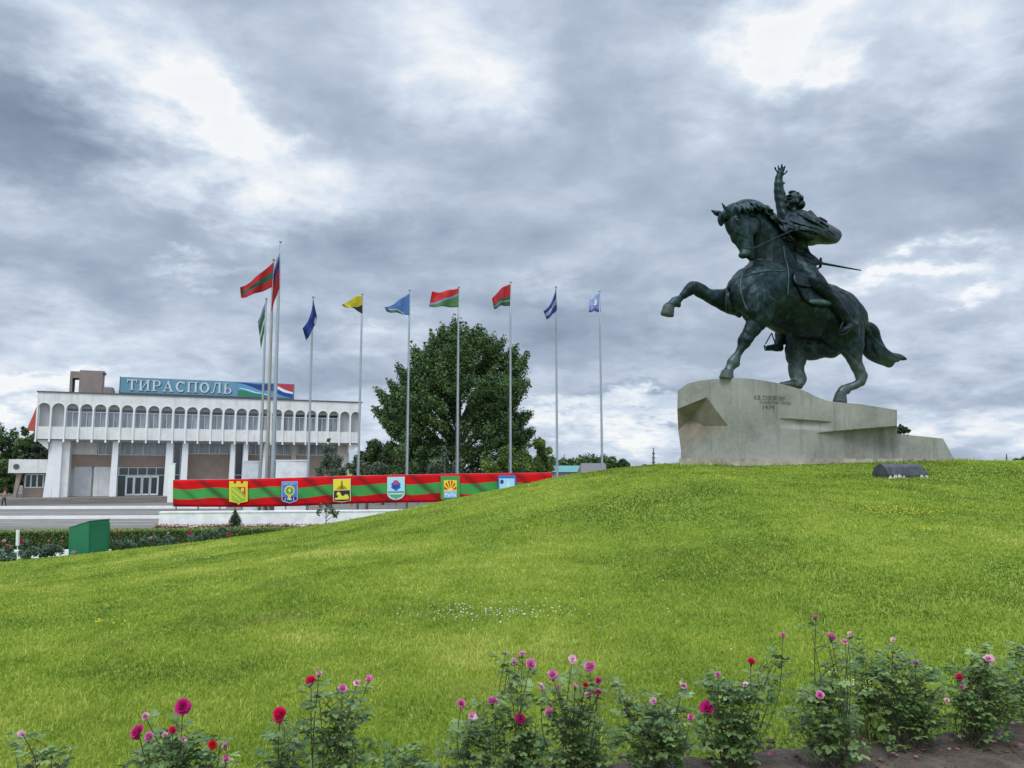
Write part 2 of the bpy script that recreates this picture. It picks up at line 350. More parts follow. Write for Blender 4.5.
# ---------------------------------------------------------------- foliage engine
def leaf_cloud(clumps, n, size, name='crown', asp=.55, ragged=.16, hang=0.0, tone_amp=.2, fill=.35):
    """clumps: (centre, (rx, ry, rz)); leaves mostly near each clump's surface"""
    cs_ = np.array([tuple(c) for c, r in clumps]); rs = np.array([r for c, r in clumps])
    wgt = (rs[:, 0] * rs[:, 2]) ** 1.0; wgt /= wgt.sum()
    k = rng.choice(len(clumps), n, p=wgt)
    d = rng.normal(size=(n, 3)); d /= np.linalg.norm(d, axis=1)[:, None]
    rad = np.where(rng.random(n) < fill, rng.random(n) ** .6, 1 + rng.normal(0, ragged, n))
    c = cs_[k] + d * rs[k] * rad[:, None]
    nm = d * .6 + rng.normal(size=(n, 3)) * .55; nm[:, 2] += .35; nm /= np.linalg.norm(nm, axis=1)[:, None]
    t = rng.normal(size=(n, 3)); t[:, 2] -= hang; t -= nm * (t * nm).sum(1)[:, None]; t /= np.linalg.norm(t, axis=1)[:, None]
    b = np.cross(nm, t); s = (size * rng.uniform(.6, 1.4, n))[:, None]
    V = np.stack([c - t * s, c + b * s * asp - t * s * .1, c + t * s, c - b * s * asp - t * s * .1], 1).reshape(-1, 3)
    i = np.arange(n)[:, None] * 4
    me = npmesh(name, V, np.concatenate([i, i + 1, i + 2, i + 3], 1), 4)
    ct = rng.normal(0, tone_amp, len(clumps))[k]
    attr(me, 'tone', np.repeat(np.clip(.45 + ct + rng.normal(0, .16, n), 0, 1), 4)); return me
M_BARK = mat('bark', (.12, .10, .08), .9, var=.35, scale=4, bump=.5)
M_LEAF_D = leafmat('leaf_dark', (.022, .055, .020), (.15, .24, .07), .28)
M_LEAF_M = leafmat('leaf_mid', (.025, .055, .016), (.11, .17, .04), .25)
M_LEAF_L = leafmat('leaf_light', (.06, .11, .02), (.22, .30, .06), .3)
M_LEAF_G = leafmat('leaf_grey', (.05, .08, .045), (.16, .21, .12), .2)
M_CONIF = leafmat('leaf_conifer', (.012, .028, .014), (.04, .07, .03), .1)
def tree(name, label, base, top, clumps, n, size, lm, trunk_r=.2, cat='tree', group=None, hang=0, fill=.35, limbs=6, tone=.2, ragged=.16):
    t = empty(name, base, label, cat, group); base = Vector(base); top = Vector(top)
    mb = MB(); sp = spline([tuple(base.lerp(top, f) + Vector((random.uniform(-.3, .3), random.uniform(-.3, .3), 0)) * (top - base).length * .05 * (0 < f < 1)) for f in (0, .3, .6, 1)], 4)
    mb.tube(sp, [trunk_r * (1.25 - i / len(sp)) for i in range(len(sp))], 9)
    cl = sorted(clumps, key=lambda c: -c[1][0])[:max(limbs, 1) * 3]
    for c, r in cl[:limbs * 3]:
        c = Vector(c); f = min(.85, max(.15, (c.z - base.z) / max(.1, (top.z - base.z)) * .6)); s0 = base.lerp(top, f)
        mid = s0.lerp(c, .55) + Vector((0, 0, .08 * (c - s0).length))
        mb.tube([s0, mid, c, c + (c - mid).normalized() * r[2] * .6], [trunk_r * .42, trunk_r * .28, trunk_r * .14, trunk_r * .05], 6)
    mb.obj('trunk', M_BARK, t, smooth=True)
    link('crown', leaf_cloud(clumps, n, size, 'crown', hang=hang, fill=fill, tone_amp=tone, ragged=ragged), lm, t)
    return t
def pclumps(lst, Y, dY, sy=.8):
    """(px, py, rpx[, ry]) list -> clumps round distance Y"""
    o = []
    for c in lst:
        yy = Y + random.uniform(-dY, dY); p = P(c[0], c[1], yy); k = yy / FP
        o.append((p, (c[2] * k, c[2] * k * sy, (c[3] if len(c) > 3 else c[2]) * k)))
    return o
# the big tree behind the flagpoles
big = [(455, 335, 16, 16), (432, 345, 16, 16), (470, 345, 18, 18), (446, 325, 6, 9), (462, 322, 6, 10), (479, 330, 8, 12), (431, 334, 6, 10), (420, 343, 9, 10), (421, 360, 13), (493, 338, 9, 12), (506, 343, 9, 10),
       (517, 350, 9, 10), (524, 360, 7, 7), (527, 372, 6, 5), (520, 378, 8, 6), (414, 345, 5, 6), (410, 372, 12), (398, 372, 9, 8), (389, 386, 10, 8), (381, 392, 6, 5), (399, 400, 12, 8), (388, 408, 9, 6), (383, 418, 6, 5), (394, 424, 8, 5), (408, 415, 14),
       (440, 370, 22, 18), (470, 375, 24, 20), (500, 365, 15, 15), (430, 395, 18), (455, 400, 24), (485, 402, 22), (508, 395, 13, 12), (520, 405, 8, 8), (526, 412, 6, 5), (530, 420, 6, 5), (515, 425, 14), (527, 436, 9, 8),
       (425, 425, 18), (450, 430, 22), (480, 432, 24), (505, 445, 18), (420, 450, 18), (440, 455, 16), (465, 458, 18), (495, 460, 16), (520, 452, 10), (402, 440, 10, 7)]
cl = []
for c in big:
    k = max(1, int(c[2] / 4.5))
    for _ in range(k * 6):
        a = random.uniform(0, 6.28); rr = c[2] * random.uniform(.25, .95)
        cl.append((c[0] + math.cos(a) * rr, c[1] + math.sin(a) * rr * ((c[3] if len(c) > 3 else c[2]) / c[2]), random.uniform(2.2, 7.5), random.uniform(2.2, 7.5)))
BRD = [(455, 315), (447, 331), (440, 321), (431, 328), (424, 340), (411, 343), (413, 358), (396, 361), (402, 372), (385, 379), (373, 387), (379, 397), (371, 408), (380, 424), (396, 428), (384, 446), (388, 470), (458, 490), (528, 470), (537, 430), (534, 411), (519, 397), (534, 377), (519, 366), (531, 351), (517, 345), (512, 352), (506, 334), (495, 332), (489, 346), (479, 324), (471, 331), (464, 316)]
BC = (458, 405); ba = sorted((math.atan2(BC[1] - y, x - BC[0]), math.hypot(x - BC[0], y - BC[1])) for x, y in BRD)
def brad(a): return float(np.interp(a, [q_[0] for q_ in ba], [q_[1] for q_ in ba], period=2 * math.pi))
spr = []
for k in range(270):
    a = random.uniform(-.9, math.pi + .9) if k % 5 else random.uniform(-math.pi, math.pi)
    if k < len(BRD) * 3: x_, y_ = BRD[k % len(BRD)]; a = math.atan2(BC[1] - y_, x_ - BC[0]) + random.uniform(-.03, .03); f = random.uniform(.94, 1.02)
    else: f = random.uniform(.45, .97)
    rr = brad(a) * f; tx, ty = BC[0] + math.cos(a) * rr, BC[1] - math.sin(a) * rr
    dp = random.choice([-1, 1]) * 6.5 * math.sqrt(max(0, 1 - f * f)) * random.uniform(.3, 1)
    L_ = random.uniform(16, 30); dxs, dys = math.cos(a) * .8 + random.uniform(-.25, .25), -math.sin(a) * .6 - .7
    nn_ = math.hypot(dxs, dys); dxs /= nn_; dys /= nn_
    for m_ in range(6):
        t_ = m_ / 5; s_ = L_ * (1 - t_); r_ = 6.4 * (1 - t_) ** .7 + 1.3
        px_, py_ = tx - dxs * s_, min(476, ty - dys * s_); Yc = 78 + dp * (1 - .3 * (1 - t_)); kk = Yc / FP
        spr.append((P(px_ + random.uniform(-1, 1), py_, Yc), (r_ * kk, r_ * kk, r_ * kk * .8)))
bx = P(458, 480, 78)
for _ in range(120):
    px_, py_, Yc = random.uniform(398, 524), random.uniform(380, 478), 78 + random.uniform(-6, 4); spr.append((P(px_, py_, Yc), (.75, .75, .7)))
tree('tree', 'large round leafy tree, tallest of all, behind the middle flagpoles', (bx.x, 78, ZP), tuple(P(458, 360, 78)), spr, 150000, .13, M_LEAF_D, .5, limbs=11, fill=.5, tone=.20, ragged=.22)
def small_tree(label, spots, Y, n, size, lm, dY=1.5, tr=.14, name='tree', cat='tree', group=None, sub=3, ground_z=ZP, hang=0):
    c2 = []
    for c in spots:
        for _ in range(sub):
            a = random.uniform(0, 6.28); rr = c[2] * random.uniform(.2, .8); c2.append((c[0] + math.cos(a) * rr, c[1] + math.sin(a) * rr, c[2] * random.uniform(.35, .6)))
    mx_ = sum(c[0] for c in spots) / len(spots); ty = min(c[1] for c in spots)
    b = P(mx_, 480, Y)
    return tree(name, label, (b.x, Y, ground_z), tuple(P(mx_, ty + 4, Y)), pclumps(c2, Y, dY), n, size, lm, tr, cat, group, limbs=3, hang=hang)
small_tree('mid green bushy tree between the building and the big tree', [(378, 452, 12), (370, 462, 14), (390, 446, 12), (392, 462, 14), (402, 452, 10), (366, 454, 6)], 92, 9000, .2, M_LEAF_M, 3)
small_tree('rounded grey green shrub tree under the crown of the big tree', [(445, 462, 12), (432, 466, 9), (458, 468, 9), (444, 452, 6)], 70, 5000, .13, M_LEAF_G, 1.5)
small_tree('bright green young tree right of the big tree', [(538, 448, 9), (530, 458, 9), (545, 456, 9), (537, 467, 11), (549, 466, 5), (528, 468, 7), (541, 441, 5)], 68, 4200, .13, M_LEAF_L, 1.2)
small_tree('light green low tree beneath the right side of the big tree', [(505, 455, 11), (495, 465, 10), (515, 463, 10), (486, 470, 7)], 69, 4200, .13, M_LEAF_L, 1.2)
small_tree('grey green feathery shrub behind the banner beside the tall building end', [(372, 468, 9), (362, 464, 5), (382, 470, 7), (352, 466, 5)], 71, 3000, .11, M_LEAF_G, 1.0)
small_tree('dark rounded tree on the skyline between last flagpole and monument', [(614, 463, 6), (620, 465, 6), (608, 466, 5), (627, 467, 4)], 95, 3000, .22, M_LEAF_D, 1.5)
small_tree('low dark bush on the skyline just left of the monument', [(636, 468, 4), (643, 468, 4)], 95, 900, .18, M_LEAF_D, 1)
small_tree('dark conifer tip rising behind the low right end of the plinth', [(901, 427, 3), (906, 431, 3.4), (896, 431, 3.4), (901, 432, 5), (901, 442, 8), (901, 455, 10)], 60, 1800, .16, M_CONIF, 1)
small_tree('distant dark treetop at the far right edge of the skyline', [(1017, 463, 6), (1026, 461, 6), (1036, 462, 8)], 110, 900, .3, M_LEAF_D, 2)
# trees left of the building
for lab, sp, Y, lm in (
    ('broad green tree at the far left edge behind the annex', [(-8, 440, 16), (6, 440, 12), (14, 437, 9), (2, 456, 18), (-12, 465, 18), (14, 452, 12), (-30, 445, 20), (5, 474, 16)], 125, M_LEAF_M),
    ('dark slender tree touching the left corner of the building', [(27, 430, 5), (30, 438, 8), (24, 428, 3), (33, 450, 11), (28, 462, 12), (24, 446, 7)], 121, M_LEAF_D),
    ('dark conifer in the gap between annex roof and building corner', [(40, 446, 8), (44, 454, 9), (38, 460, 9)], 117, M_CONIF),
    ('leafy dark green tree left of the annex pillar', [(8, 470, 12), (-4, 480, 14), (10, 486, 9), (14, 476, 6)], 112, M_LEAF_D)):
    small_tree(lab, sp, Y, 7000, .26, lm, 3, .2, ground_z=-2.2)
def treeline(px0, px1, ytop, Y, nm, lab):
    sp = [(random.uniform(px0, px1), ytop + random.uniform(1, 7), random.uniform(3, 6)) for _ in range(int((px1 - px0) / 3))] + [(x, 470, 6) for x in np.arange(px0, px1, 6)] + [(x, 480, 7) for x in np.arange(px0, px1, 6) if Y < 250]
    me = leaf_cloud(pclumps(sp, Y, 8), 6000, .8, nm, tone_amp=.15); tag(link(nm, me, M_LEAF_D), lab, 'woodland', kind='stuff')
treeline(496, 605, 458, 330, 'distant_woodland', 'far dark tree line low on the horizon beside the last flagpoles')
treeline(-40, 60, 455, 215, 'distant_woodland', 'far trees closing the view behind the annex at the left edge')
treeline(355, 430, 458, 300, 'distant_woodland', 'far tree line showing low behind the middle flagpoles')
# potted height plants in front of the building
small_tree('loose young pine standing in front of the right part of the facade', [(330, 449, 7), (326, 461, 9), (338, 463, 8), (331, 471, 11), (345, 471, 6), (322, 471, 6), (329, 442, 3)], 74, 2600, .12, M_LEAF_G, .9, sub=4)
# clipped cone in front of the white wall
def cone_shrub(px, py0, py1, hw, Y, lab, lm, n):
    c = [(px, py1 - (py1 - py0) * f, hw * (1 - f) * .8 + .5) for f in (.1, .25, .4, .55, .7, .85, .95)]
    b = P(px, py1, Y); return tree('conical_shrub', lab, tuple(b), tuple(P(px, py0 + 2, Y)), pclumps(c, Y, .1), n, .05, lm, .05, 'shrub', limbs=1)
cone_shrub(235, 508, 526, 8, 50.5, 'small dark conical evergreen in front of the low white wall', M_CONIF, 1800)
small_tree('thin sapling with sparse leaves before the white wall, right of the cone shrub', [(322, 509, 5), (330, 511, 6), (336, 514, 4), (318, 513, 3), (327, 505, 3)], 49, 500, .07, M_LEAF_G, .4, tr=.035, ground_z=-2.2)
# low white wall under the banner
wl = MB(); wp = [(-24.2, 53.4), (-21, 54.0), (-14, 55), (-7, 56.4), (0, 58)]
for a, b in zip(wp, wp[1:]): seg_box(wl, (*a, 0), (*b, 0), .5, ZP, ZP + 1.15)
for a, b in zip(wp, wp[1:]): seg_box(wl, (a[0], a[1] - .05, 0), (b[0], b[1] - .05, 0), .6, ZP + 1.15, ZP + 1.25)
tag(wl.obj('white_wall', M_CONC), 'low white rendered wall running under the striped banner', 'wall')
# flower strip in front of the wall
fl = MB()
def fuzzy(name, path, w_, z0, h, n, size, lm, lab, cat, kind='stuff', flowers=None):
    """low planting along a path as one mass"""
    path = [Vector((*p, 0)) for p in path]; V = []
    c = []; L_ = [0]
    for a, b in zip(path, path[1:]): L_.append(L_[-1] + (b - a).length)
    t = rng.uniform(0, L_[-1], n); px_ = np.interp(t, L_, [p.x for p in path]); py_ = np.interp(t, L_, [p.y for p in path]) + rng.uniform(0, w_, n)
    zz = z0(px_, py_) if callable(z0) else np.full(n, z0); zz = zz + rng.random(n) ** .7 * h * (.75 + .25 * np.sin(px_ * 3.1) * np.cos(px_ * 1.3))
    c = np.stack([px_, py_, zz], 1); nm = rng.normal(size=(n, 3)); nm[:, 2] += .8; nm[:, 1] -= .4; nm /= np.linalg.norm(nm, axis=1)[:, None]
    tt = rng.normal(size=(n, 3)); tt -= nm * (tt * nm).sum(1)[:, None]; tt /= np.linalg.norm(tt, axis=1)[:, None]; bb = np.cross(nm, tt); s = (size * rng.uniform(.6, 1.4, n))[:, None]
    V = np.stack([c - tt * s, c + bb * s * .6, c + tt * s, c - bb * s * .6], 1).reshape(-1, 3); i = np.arange(n)[:, None] * 4
    me = npmesh(name, V, np.concatenate([i, i + 1, i + 2, i + 3], 1), 4); attr(me, 'tone', np.repeat(rng.random(n), 4))
    return tag(link(name, me, lm), lab, cat, kind=kind)
M_PETAL_R = leafmat('petal_mix', (.45, .02, .03), (.80, .45, .45), .2)
fuzzy('flower_border', [(-24.2, 52.5), (-14, 53.6), (-8, 54.6)], .7, ZP, .38, 3500, .08, leafmat('border_leaf', (.05, .08, .03), (.16, .20, .08)), 'low leafy border planted along the foot of the white wall', 'flower border')
fuzzy('red_flowers', [(-24.2, 52.5), (-14, 53.6), (-8, 54.6)], .5, ZP + .3, .16, 900, .07, M_PETAL_R, 'tiny red and pink flowers in the border by the white wall', 'flowers')
# clipped hedge
hd = MB(); hp = [(-45, 36.6), (-30, 37.4), (-20, 38.4), (-12, 40.0), (-7.5, 42.0)]
def hedge_z(x): return np.interp(x, [-45, -25, -14, -7], [-1.42, -1.38, -1.36, -1.42])
t = empty('hedge', (-25, 38, -2.3), 'long clipped green hedge between plaza and rose bed', 'hedge')
for a, b in zip(hp, hp[1:]):
    a3, b3 = Vector((*a, 0)), Vector((*b, 0)); n_ = Vector((-(b3 - a3).y, (b3 - a3).x, 0)).normalized() * 1.5
    hd.prism([(a[0], a[1], -2.6), (b[0], b[1], -2.6), (b[0], b[1], hedge_z(b[0]) - .1), (a[0], a[1], hedge_z(a[0]) - .1)], n_)
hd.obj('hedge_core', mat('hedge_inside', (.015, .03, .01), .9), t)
n = 46000; tt = rng.random(n); hx = rng.uniform(-45, -7.5, n); hy = np.interp(hx, [p[0] for p in hp], [p[1] for p in hp]); hz = hedge_z(hx)
top_ = rng.random(n) < .45
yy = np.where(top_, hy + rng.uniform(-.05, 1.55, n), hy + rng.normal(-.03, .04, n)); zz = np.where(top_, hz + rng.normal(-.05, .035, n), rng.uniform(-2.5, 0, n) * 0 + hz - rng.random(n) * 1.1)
c = np.stack([hx, yy, zz], 1); nm = rng.normal(size=(n, 3)) * .6; nm[:, 2] += np.where(top_, 1, 0); nm[:, 1] -= np.where(top_, 0, 1); nm /= np.linalg.norm(nm, axis=1)[:, None]
t3 = rng.normal(size=(n, 3)); t3 -= nm * (t3 * nm).sum(1)[:, None]; t3 /= np.linalg.norm(t3, axis=1)[:, None]; b3 = np.cross(nm, t3); s = (.045 * rng.uniform(.6, 1.4, n))[:, None]
me = npmesh('foliage', np.stack([c - t3 * s, c + b3 * s * .6, c + t3 * s, c - b3 * s * .6], 1).reshape(-1, 3), np.concatenate([np.arange(n)[:, None] * 4 + k for k in range(4)], 1), 4)
attr(me, 'tone', np.repeat(np.clip(.25 + .5 * top_ + rng.normal(0, .15, n), 0, 1), 4)); link('foliage', me, leafmat('hedge_leaf', (.03, .07, .015), (.26, .33, .07), .2), t)  # top leaves lighter: light from above put into the leaf colour
# white edging stones of the rose bed
for x0, x1 in ((-21.5, -17.2), (-14.6, -13.0), (-12.6, -10.6), (-10.4, -8.7)):
    y0 = 33.2 + (x0 + 21) * .1; z_ = -1.62 + (x0 + 21.5) * .012
    eb = MB(); seg_box(eb, (x0, y0, 0), (x1, y0 + .2, 0), .3, z_ - .5, z_ - .17)
    tag(eb.obj('bed_edging', M_WHITE), 'white painted edging stone behind the far roses, ' + {-21.5: 'farthest left, by the marker post', -14.6: 'just right of the green cabinet', -12.6: 'second right of the green cabinet', -10.4: 'nearest the end of the hedge'}[x0], 'edging', 'edging stones of the far bed')
# ---------------------------------------------------------------- green box, stake, small items
M_GREEN = mat('green_metal', (.012, .17, .085), .45, var=.06, scale=2)
bt = empty('green_cabinet', P(88, 555, 27), 'green sheet metal cabinet with a sloping top at the lawn edge', 'cabinet')
A = P(69, 553.5, 27.4); B = P(89, 555.0, 26.6); C = P(109.5, 551.5, 27.4)
At = P(69, 528.3, 27.4); Bt = P(89, 521.8, 26.6); Ct = P(109.5, 519.6, 27.4)
dn = Vector((0, 0, -.35)); bk = A + (C - B); bkt = Vector((bk.x, bk.y, At.z + (Ct.z - Bt.z)))
mb = MB(); mb.add([A + dn, B + dn, C + dn, bk + dn, At, Bt, Ct, bkt], [(0, 1, 5, 4), (1, 2, 6, 5), (2, 3, 7, 6), (3, 0, 4, 7)]); mb.obj('body', M_GREEN, bt)
up = Vector((0, 0, .03)); cen = (At + Bt + Ct + bkt) / 4
mb = MB(); q4 = [cen + (v - cen) * 1.03 for v in (At, Bt, Ct, bkt)]; mb.add([v + Vector((0, 0, .002)) for v in q4] + [v + up for v in q4], [(0, 3, 2, 1), (4, 5, 6, 7), (0, 1, 5, 4), (1, 2, 6, 5), (2, 3, 7, 6), (3, 0, 4, 7)]); mb.obj('lid', mat('green_metal_dark', (.01, .12, .06), .45), bt)
nB = (C - B).normalized(); ft = Vector((nB.y, -nB.x, 0)) * .006
mb = MB(); w0 = B.lerp(C, .08); w1 = B.lerp(C, .92); zt = Vector((0, 0, 1))
for f0, f1, z0, z1 in ((.05, .08, .05, 1.0), (.92, .95, .05, 1.0), (.08, .92, .05, .08), (.08, .92, .97, 1.0)):
    a = B.lerp(C, f0); b = B.lerp(C, f1); mb.prism([a + ft + zt * z0, b + ft + zt * z0, b + ft + zt * z1, a + ft + zt * z1], ft)
mb.obj('door_frame', M_GREEN, bt)
gs = P(74, 556, 26.6); mb = MB(); mb.tube([gs + Vector((0, 0, -.1)), gs + Vector((0, 0, .12)), gs + Vector((0, 0, .18))], [.13, .12, .06], 8); tag(mb.obj('stone', mat('grey_stone', (.12, .12, .13), .9, var=.2)), 'small grey stone lying against the green cabinet', 'stone')
st = P(17.5, 566, 26); mb = MB(); mb.tube([st + Vector((0, 0, -.1)), P(17.5, 546, 26), P(17.5, 545.5, 26), P(18, 530, 26)], [.015, .015, .055, .055], 8); tag(mb.obj('marker_post', M_WHITE), 'thin white marker post among the far left roses', 'post')
pp = P(169, 500, 60); mb = MB(); mb.box(-.22, .22, -.05, .05, -.1, 2.65, M=Matrix.Translation(P(170.5, 501, 56))); mb.box(-.26, .26, -.07, .07, 2.65, 2.71, M=Matrix.Translation(P(170.5, 501, 56))); tag(mb.obj('end_post', M_WHITE), 'white upright board standing at the left end of the banner', 'board')
# ---------------------------------------------------------------- building
LF, RF = P(38, 392, 100), P(361.5, 402.7, 116.5)
BW = (Vector((RF.x, RF.y, 0)) - Vector((LF.x, LF.y, 0))); W = BW.length; ud = BW.normalized(); nd = Vector((-ud.y, ud.x, 0))   # nd points into the building
ZG = -1.95; ZT = LF.z
def bu(px, dep=0.0, py=455):
    """facade coordinate u at pixel px for a plane dep metres behind the facade"""
    o = Vector((LF.x, LF.y, 0)) + nd * dep; k = (px - CX) / FP / (math.cos(PIT) + .0 * 1)
    # use the pixel column at the horizon row
    d = P(px, py, 1.0); a = Vector((d.x, 1.0, 0))
    # solve t*a = o + u*ud
    det = a.x * (-ud.y) - (-ud.x) * a.y
    t = (o.x * (-ud.y) - (-ud.x) * o.y) / det; p = a * t; return (p - o).dot(ud)
def bz(px, py, dep=0.0):
    u = bu(px, dep); o = Vector((LF.x, LF.y, 0)) + nd * dep + ud * u; return P(px, py, o.y).z
BM = Matrix((( ud.x, nd.x, 0, LF.x), (ud.y, nd.y, 0, LF.y), (0, 0, 1, 0), (0, 0, 0, 1)))   # (u, depth, z) -> world
M_BW = mat('building_white', (.74, .73, .70), .7, var=.09, scale=.9, stain=.45)
M_BW2 = mat('building_column_white', (.82, .82, .81), .6, var=.04, scale=.6)
M_TAN = mat('building_tan_stone', (.33, .25, .20), .8, var=.10, scale=1.5)
M_BRN = mat('building_brown', (.25, .20, .18), .85, var=.12, scale=1.2)
M_GLASS = mat('dark_glass', (.03, .045, .055), .12, spec=.8)
M_GLASSU = mat('curtained_glass', (.27, .30, .33), .2, var=.35, scale=.8, spec=.7, stretch=(3, 1, .5))
M_FRAME = mat('window_frame_white', (.78, .80, .82), .5)
M_ROOF = mat('roof_dark', (.10, .10, .11), .8)
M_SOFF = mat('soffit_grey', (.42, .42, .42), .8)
bld = empty('building', BM @ Vector((0, 0, ZG)), 'long white two tier building with arched windows and a rooftop sign', 'building')
zb = bz(100, 440); za1 = bz(100, 404.5); za0 = bz(100, 427.5)   # band bottom, arch crown, sill
NA = 26; sw = W / NA; rz = sw * .43                                 # arch radius
z_sp = za1 - rz
DEP = .65
mb = MB()
def bv(u, d, z): return BM @ Vector((u, d, z))
for i in range(NA):
    u0 = i * sw; uc = u0 + sw / 2; K = 10
    arc = [(uc + rz * math.cos(a), z_sp + rz * math.sin(a)) for a in [math.pi * k / K for k in range(K + 1)]]   # right to left
    # rectangle above the arch, as strips
    for k in range(K):
        a, b = arc[k], arc[k + 1]
        mb.add([bv(a[0], 0, a[1]), bv(a[0], 0, ZT), bv(b[0], 0, ZT), bv(b[0], 0, b[1])], [(0, 1, 2, 3)])
        mb.add([bv(a[0], 0, a[1]), bv(b[0], 0, b[1]), bv(b[0], DEP, b[1]), bv(a[0], DEP, a[1])], [(0, 1, 2, 3)])
    for s_, e in ((u0, uc - rz), (uc + rz, u0 + sw)):
        mb.add([bv(s_, 0, za0), bv(e, 0, za0), bv(e, 0, ZT), bv(s_, 0, ZT)], [(0, 1, 2, 3)])
    for s_ in (uc - rz, uc + rz): mb.add([bv(s_, 0, za0), bv(s_, DEP, za0), bv(s_, DEP, z_sp), bv(s_, 0, z_sp)], [(0, 1, 2, 3)])
    mb.add([bv(uc - rz, 0, za0), bv(uc + rz, 0, za0), bv(uc + rz, DEP, za0), bv(uc - rz, DEP, za0)], [(0, 1, 2, 3)])
    # hood moulding over the arch
    hood = [(uc + (rz + .09) * math.cos(a), z_sp + (rz + .09) * math.sin(a)) for a in [math.pi * k / K for k in range(K + 1)]]
    for k in range(K):
        a, b, c2, d2 = arc[k], arc[k + 1], hood[k + 1], hood[k]
        mb.add([bv(a[0], -.05, a[1]), bv(b[0], -.05, b[1]), bv(c2[0], -.05, c2[1]), bv(d2[0], -.05, d2[1])], [(0, 1, 2, 3)])
        mb.add([bv(c2[0], -.05, c2[1]), bv(d2[0], -.05, d2[1]), bv(d2[0], 0.002, d2[1]), bv(c2[0], .002, c2[1])], [(0, 1, 2, 3)])
mb.obj('arcade_wall', M_BW, bld)
mb = MB(); mb.box(0, W, .0, .3, zb + .05, za0, M=BM)
mb.obj('spandrel_wall', M_BW, bld)
mb = MB()
for i in range(NA + 1):
    u = min(max(i * sw, .07), W - .07); mb.box(u - .07, u + .07, -.16, -.002, zb - .35, z_sp + .1, M=BM); mb.box(u - .11, u + .11, -.2, -.16, zb - .35, zb - .05, M=BM)
mb.obj('rib', M_BW2, bld)
BD = 16.0
mb = MB(); mb.box(.004, W - .004, DEP + .3, BD, zb, ZT - .05, M=BM); mb.box(0.0, .3, .3, DEP + .29, zb, ZT - .05, M=BM); mb.box(W - .3, W, .3, DEP + .29, zb, ZT - .05, M=BM); mb.obj('upper_storey', M_BW, bld)
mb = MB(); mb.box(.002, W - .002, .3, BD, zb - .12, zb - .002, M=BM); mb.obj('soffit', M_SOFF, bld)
mb = MB(); mb.box(-.12, W + .12, -.12, BD + .1, ZT + .002, ZT + .16, M=BM); mb.obj('roof', M_ROOF, bld)
# windows in the arches
for i in range(NA):
    uc = i * sw + sw / 2
    if i in (0, 1, NA - 1, NA - 2):
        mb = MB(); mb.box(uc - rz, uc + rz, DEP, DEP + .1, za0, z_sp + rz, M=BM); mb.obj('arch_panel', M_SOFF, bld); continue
    fr = MB(); t_ = .07; d0, d1 = DEP - .04, DEP + .06; zt = za0 + (z_sp + rz - za0) * .66
    for a, b, c2, d2 in ((uc - rz, uc - rz + t_, za0, z_sp + rz), (uc + rz - t_, uc + rz, za0, z_sp + rz), (uc - rz, uc + rz, za0, za0 + t_), (uc - rz, uc + rz, zt - t_ / 2, zt + t_ / 2 + .03), (uc - t_ / 2, uc + t_ / 2, za0, zt)):
        fr.box(a, b, d0 + random.random() * .004, d1, c2, d2, M=BM)
    wd = fr.obj('window', M_FRAME, bld)
    pn = MB(); pn.box(uc - rz, uc + rz, DEP + .07, DEP + .09, za0, zt, M=BM); pn.obj('pane', M_GLASSU, wd)
    pn = MB(); pn.box(uc - rz, uc + rz, DEP + .075, DEP + .095, zt, zt + .45, M=BM); pn.obj('pane', M_GLASS, wd)
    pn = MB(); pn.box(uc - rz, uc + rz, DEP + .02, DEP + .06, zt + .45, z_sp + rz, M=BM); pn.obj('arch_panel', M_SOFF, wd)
# lower storeys: recessed wall plane DR behind the facade
DR = 3.2
zmt = zb - .12; z_m0 = bz(100, 455, DR); z_t0 = bz(100, 467, DR); 
def panel(name, m, px0, px1, z0, z1, dep, thick=.2, parent=bld):
    mb = MB(); mb.box(bu(px0, dep), bu(px1, dep), dep, dep + thick, z0, z1, M=BM); return mb.obj(name, m, parent)
def win(px0, px1, z0, z1, dep, n, glass=M_GLASS, tr=None, fw=.08, name='window'):
    u0, u1 = bu(px0, dep), bu(px1, dep); mb = MB()
    for k in range(n + 1):
        u = u0 + (u1 - u0) * k / n; mb.box(u - fw / 2, u + fw / 2, dep - .06, dep, z0, z1, M=BM)
    for z in [z0 + fw / 2, z1 - fw / 2] + ([tr] if tr else []): mb.box(u0 - fw / 2, u1 + fw / 2, dep - .075, dep - .005, z - fw / 2, z + fw / 2, M=BM)
    o = mb.obj(name, M_FRAME, bld); pn = MB(); pn.box(u0, u1, dep + .002, dep + .03, z0, z1, M=BM); pn.obj('pane', glass, o); return o
mb = MB(); mb.box(bu(64, DR + .4), bu(345, DR + .4), DR + .4, BD - 1, ZG, zmt, M=BM); mb.obj('rear_wall', M_BW, bld)
mb = MB(); mb.box(bu(47), bu(72, DR), 1.0, DR + 4, ZG, zmt, M=BM); mb.obj('side_wall', M_BW, bld)
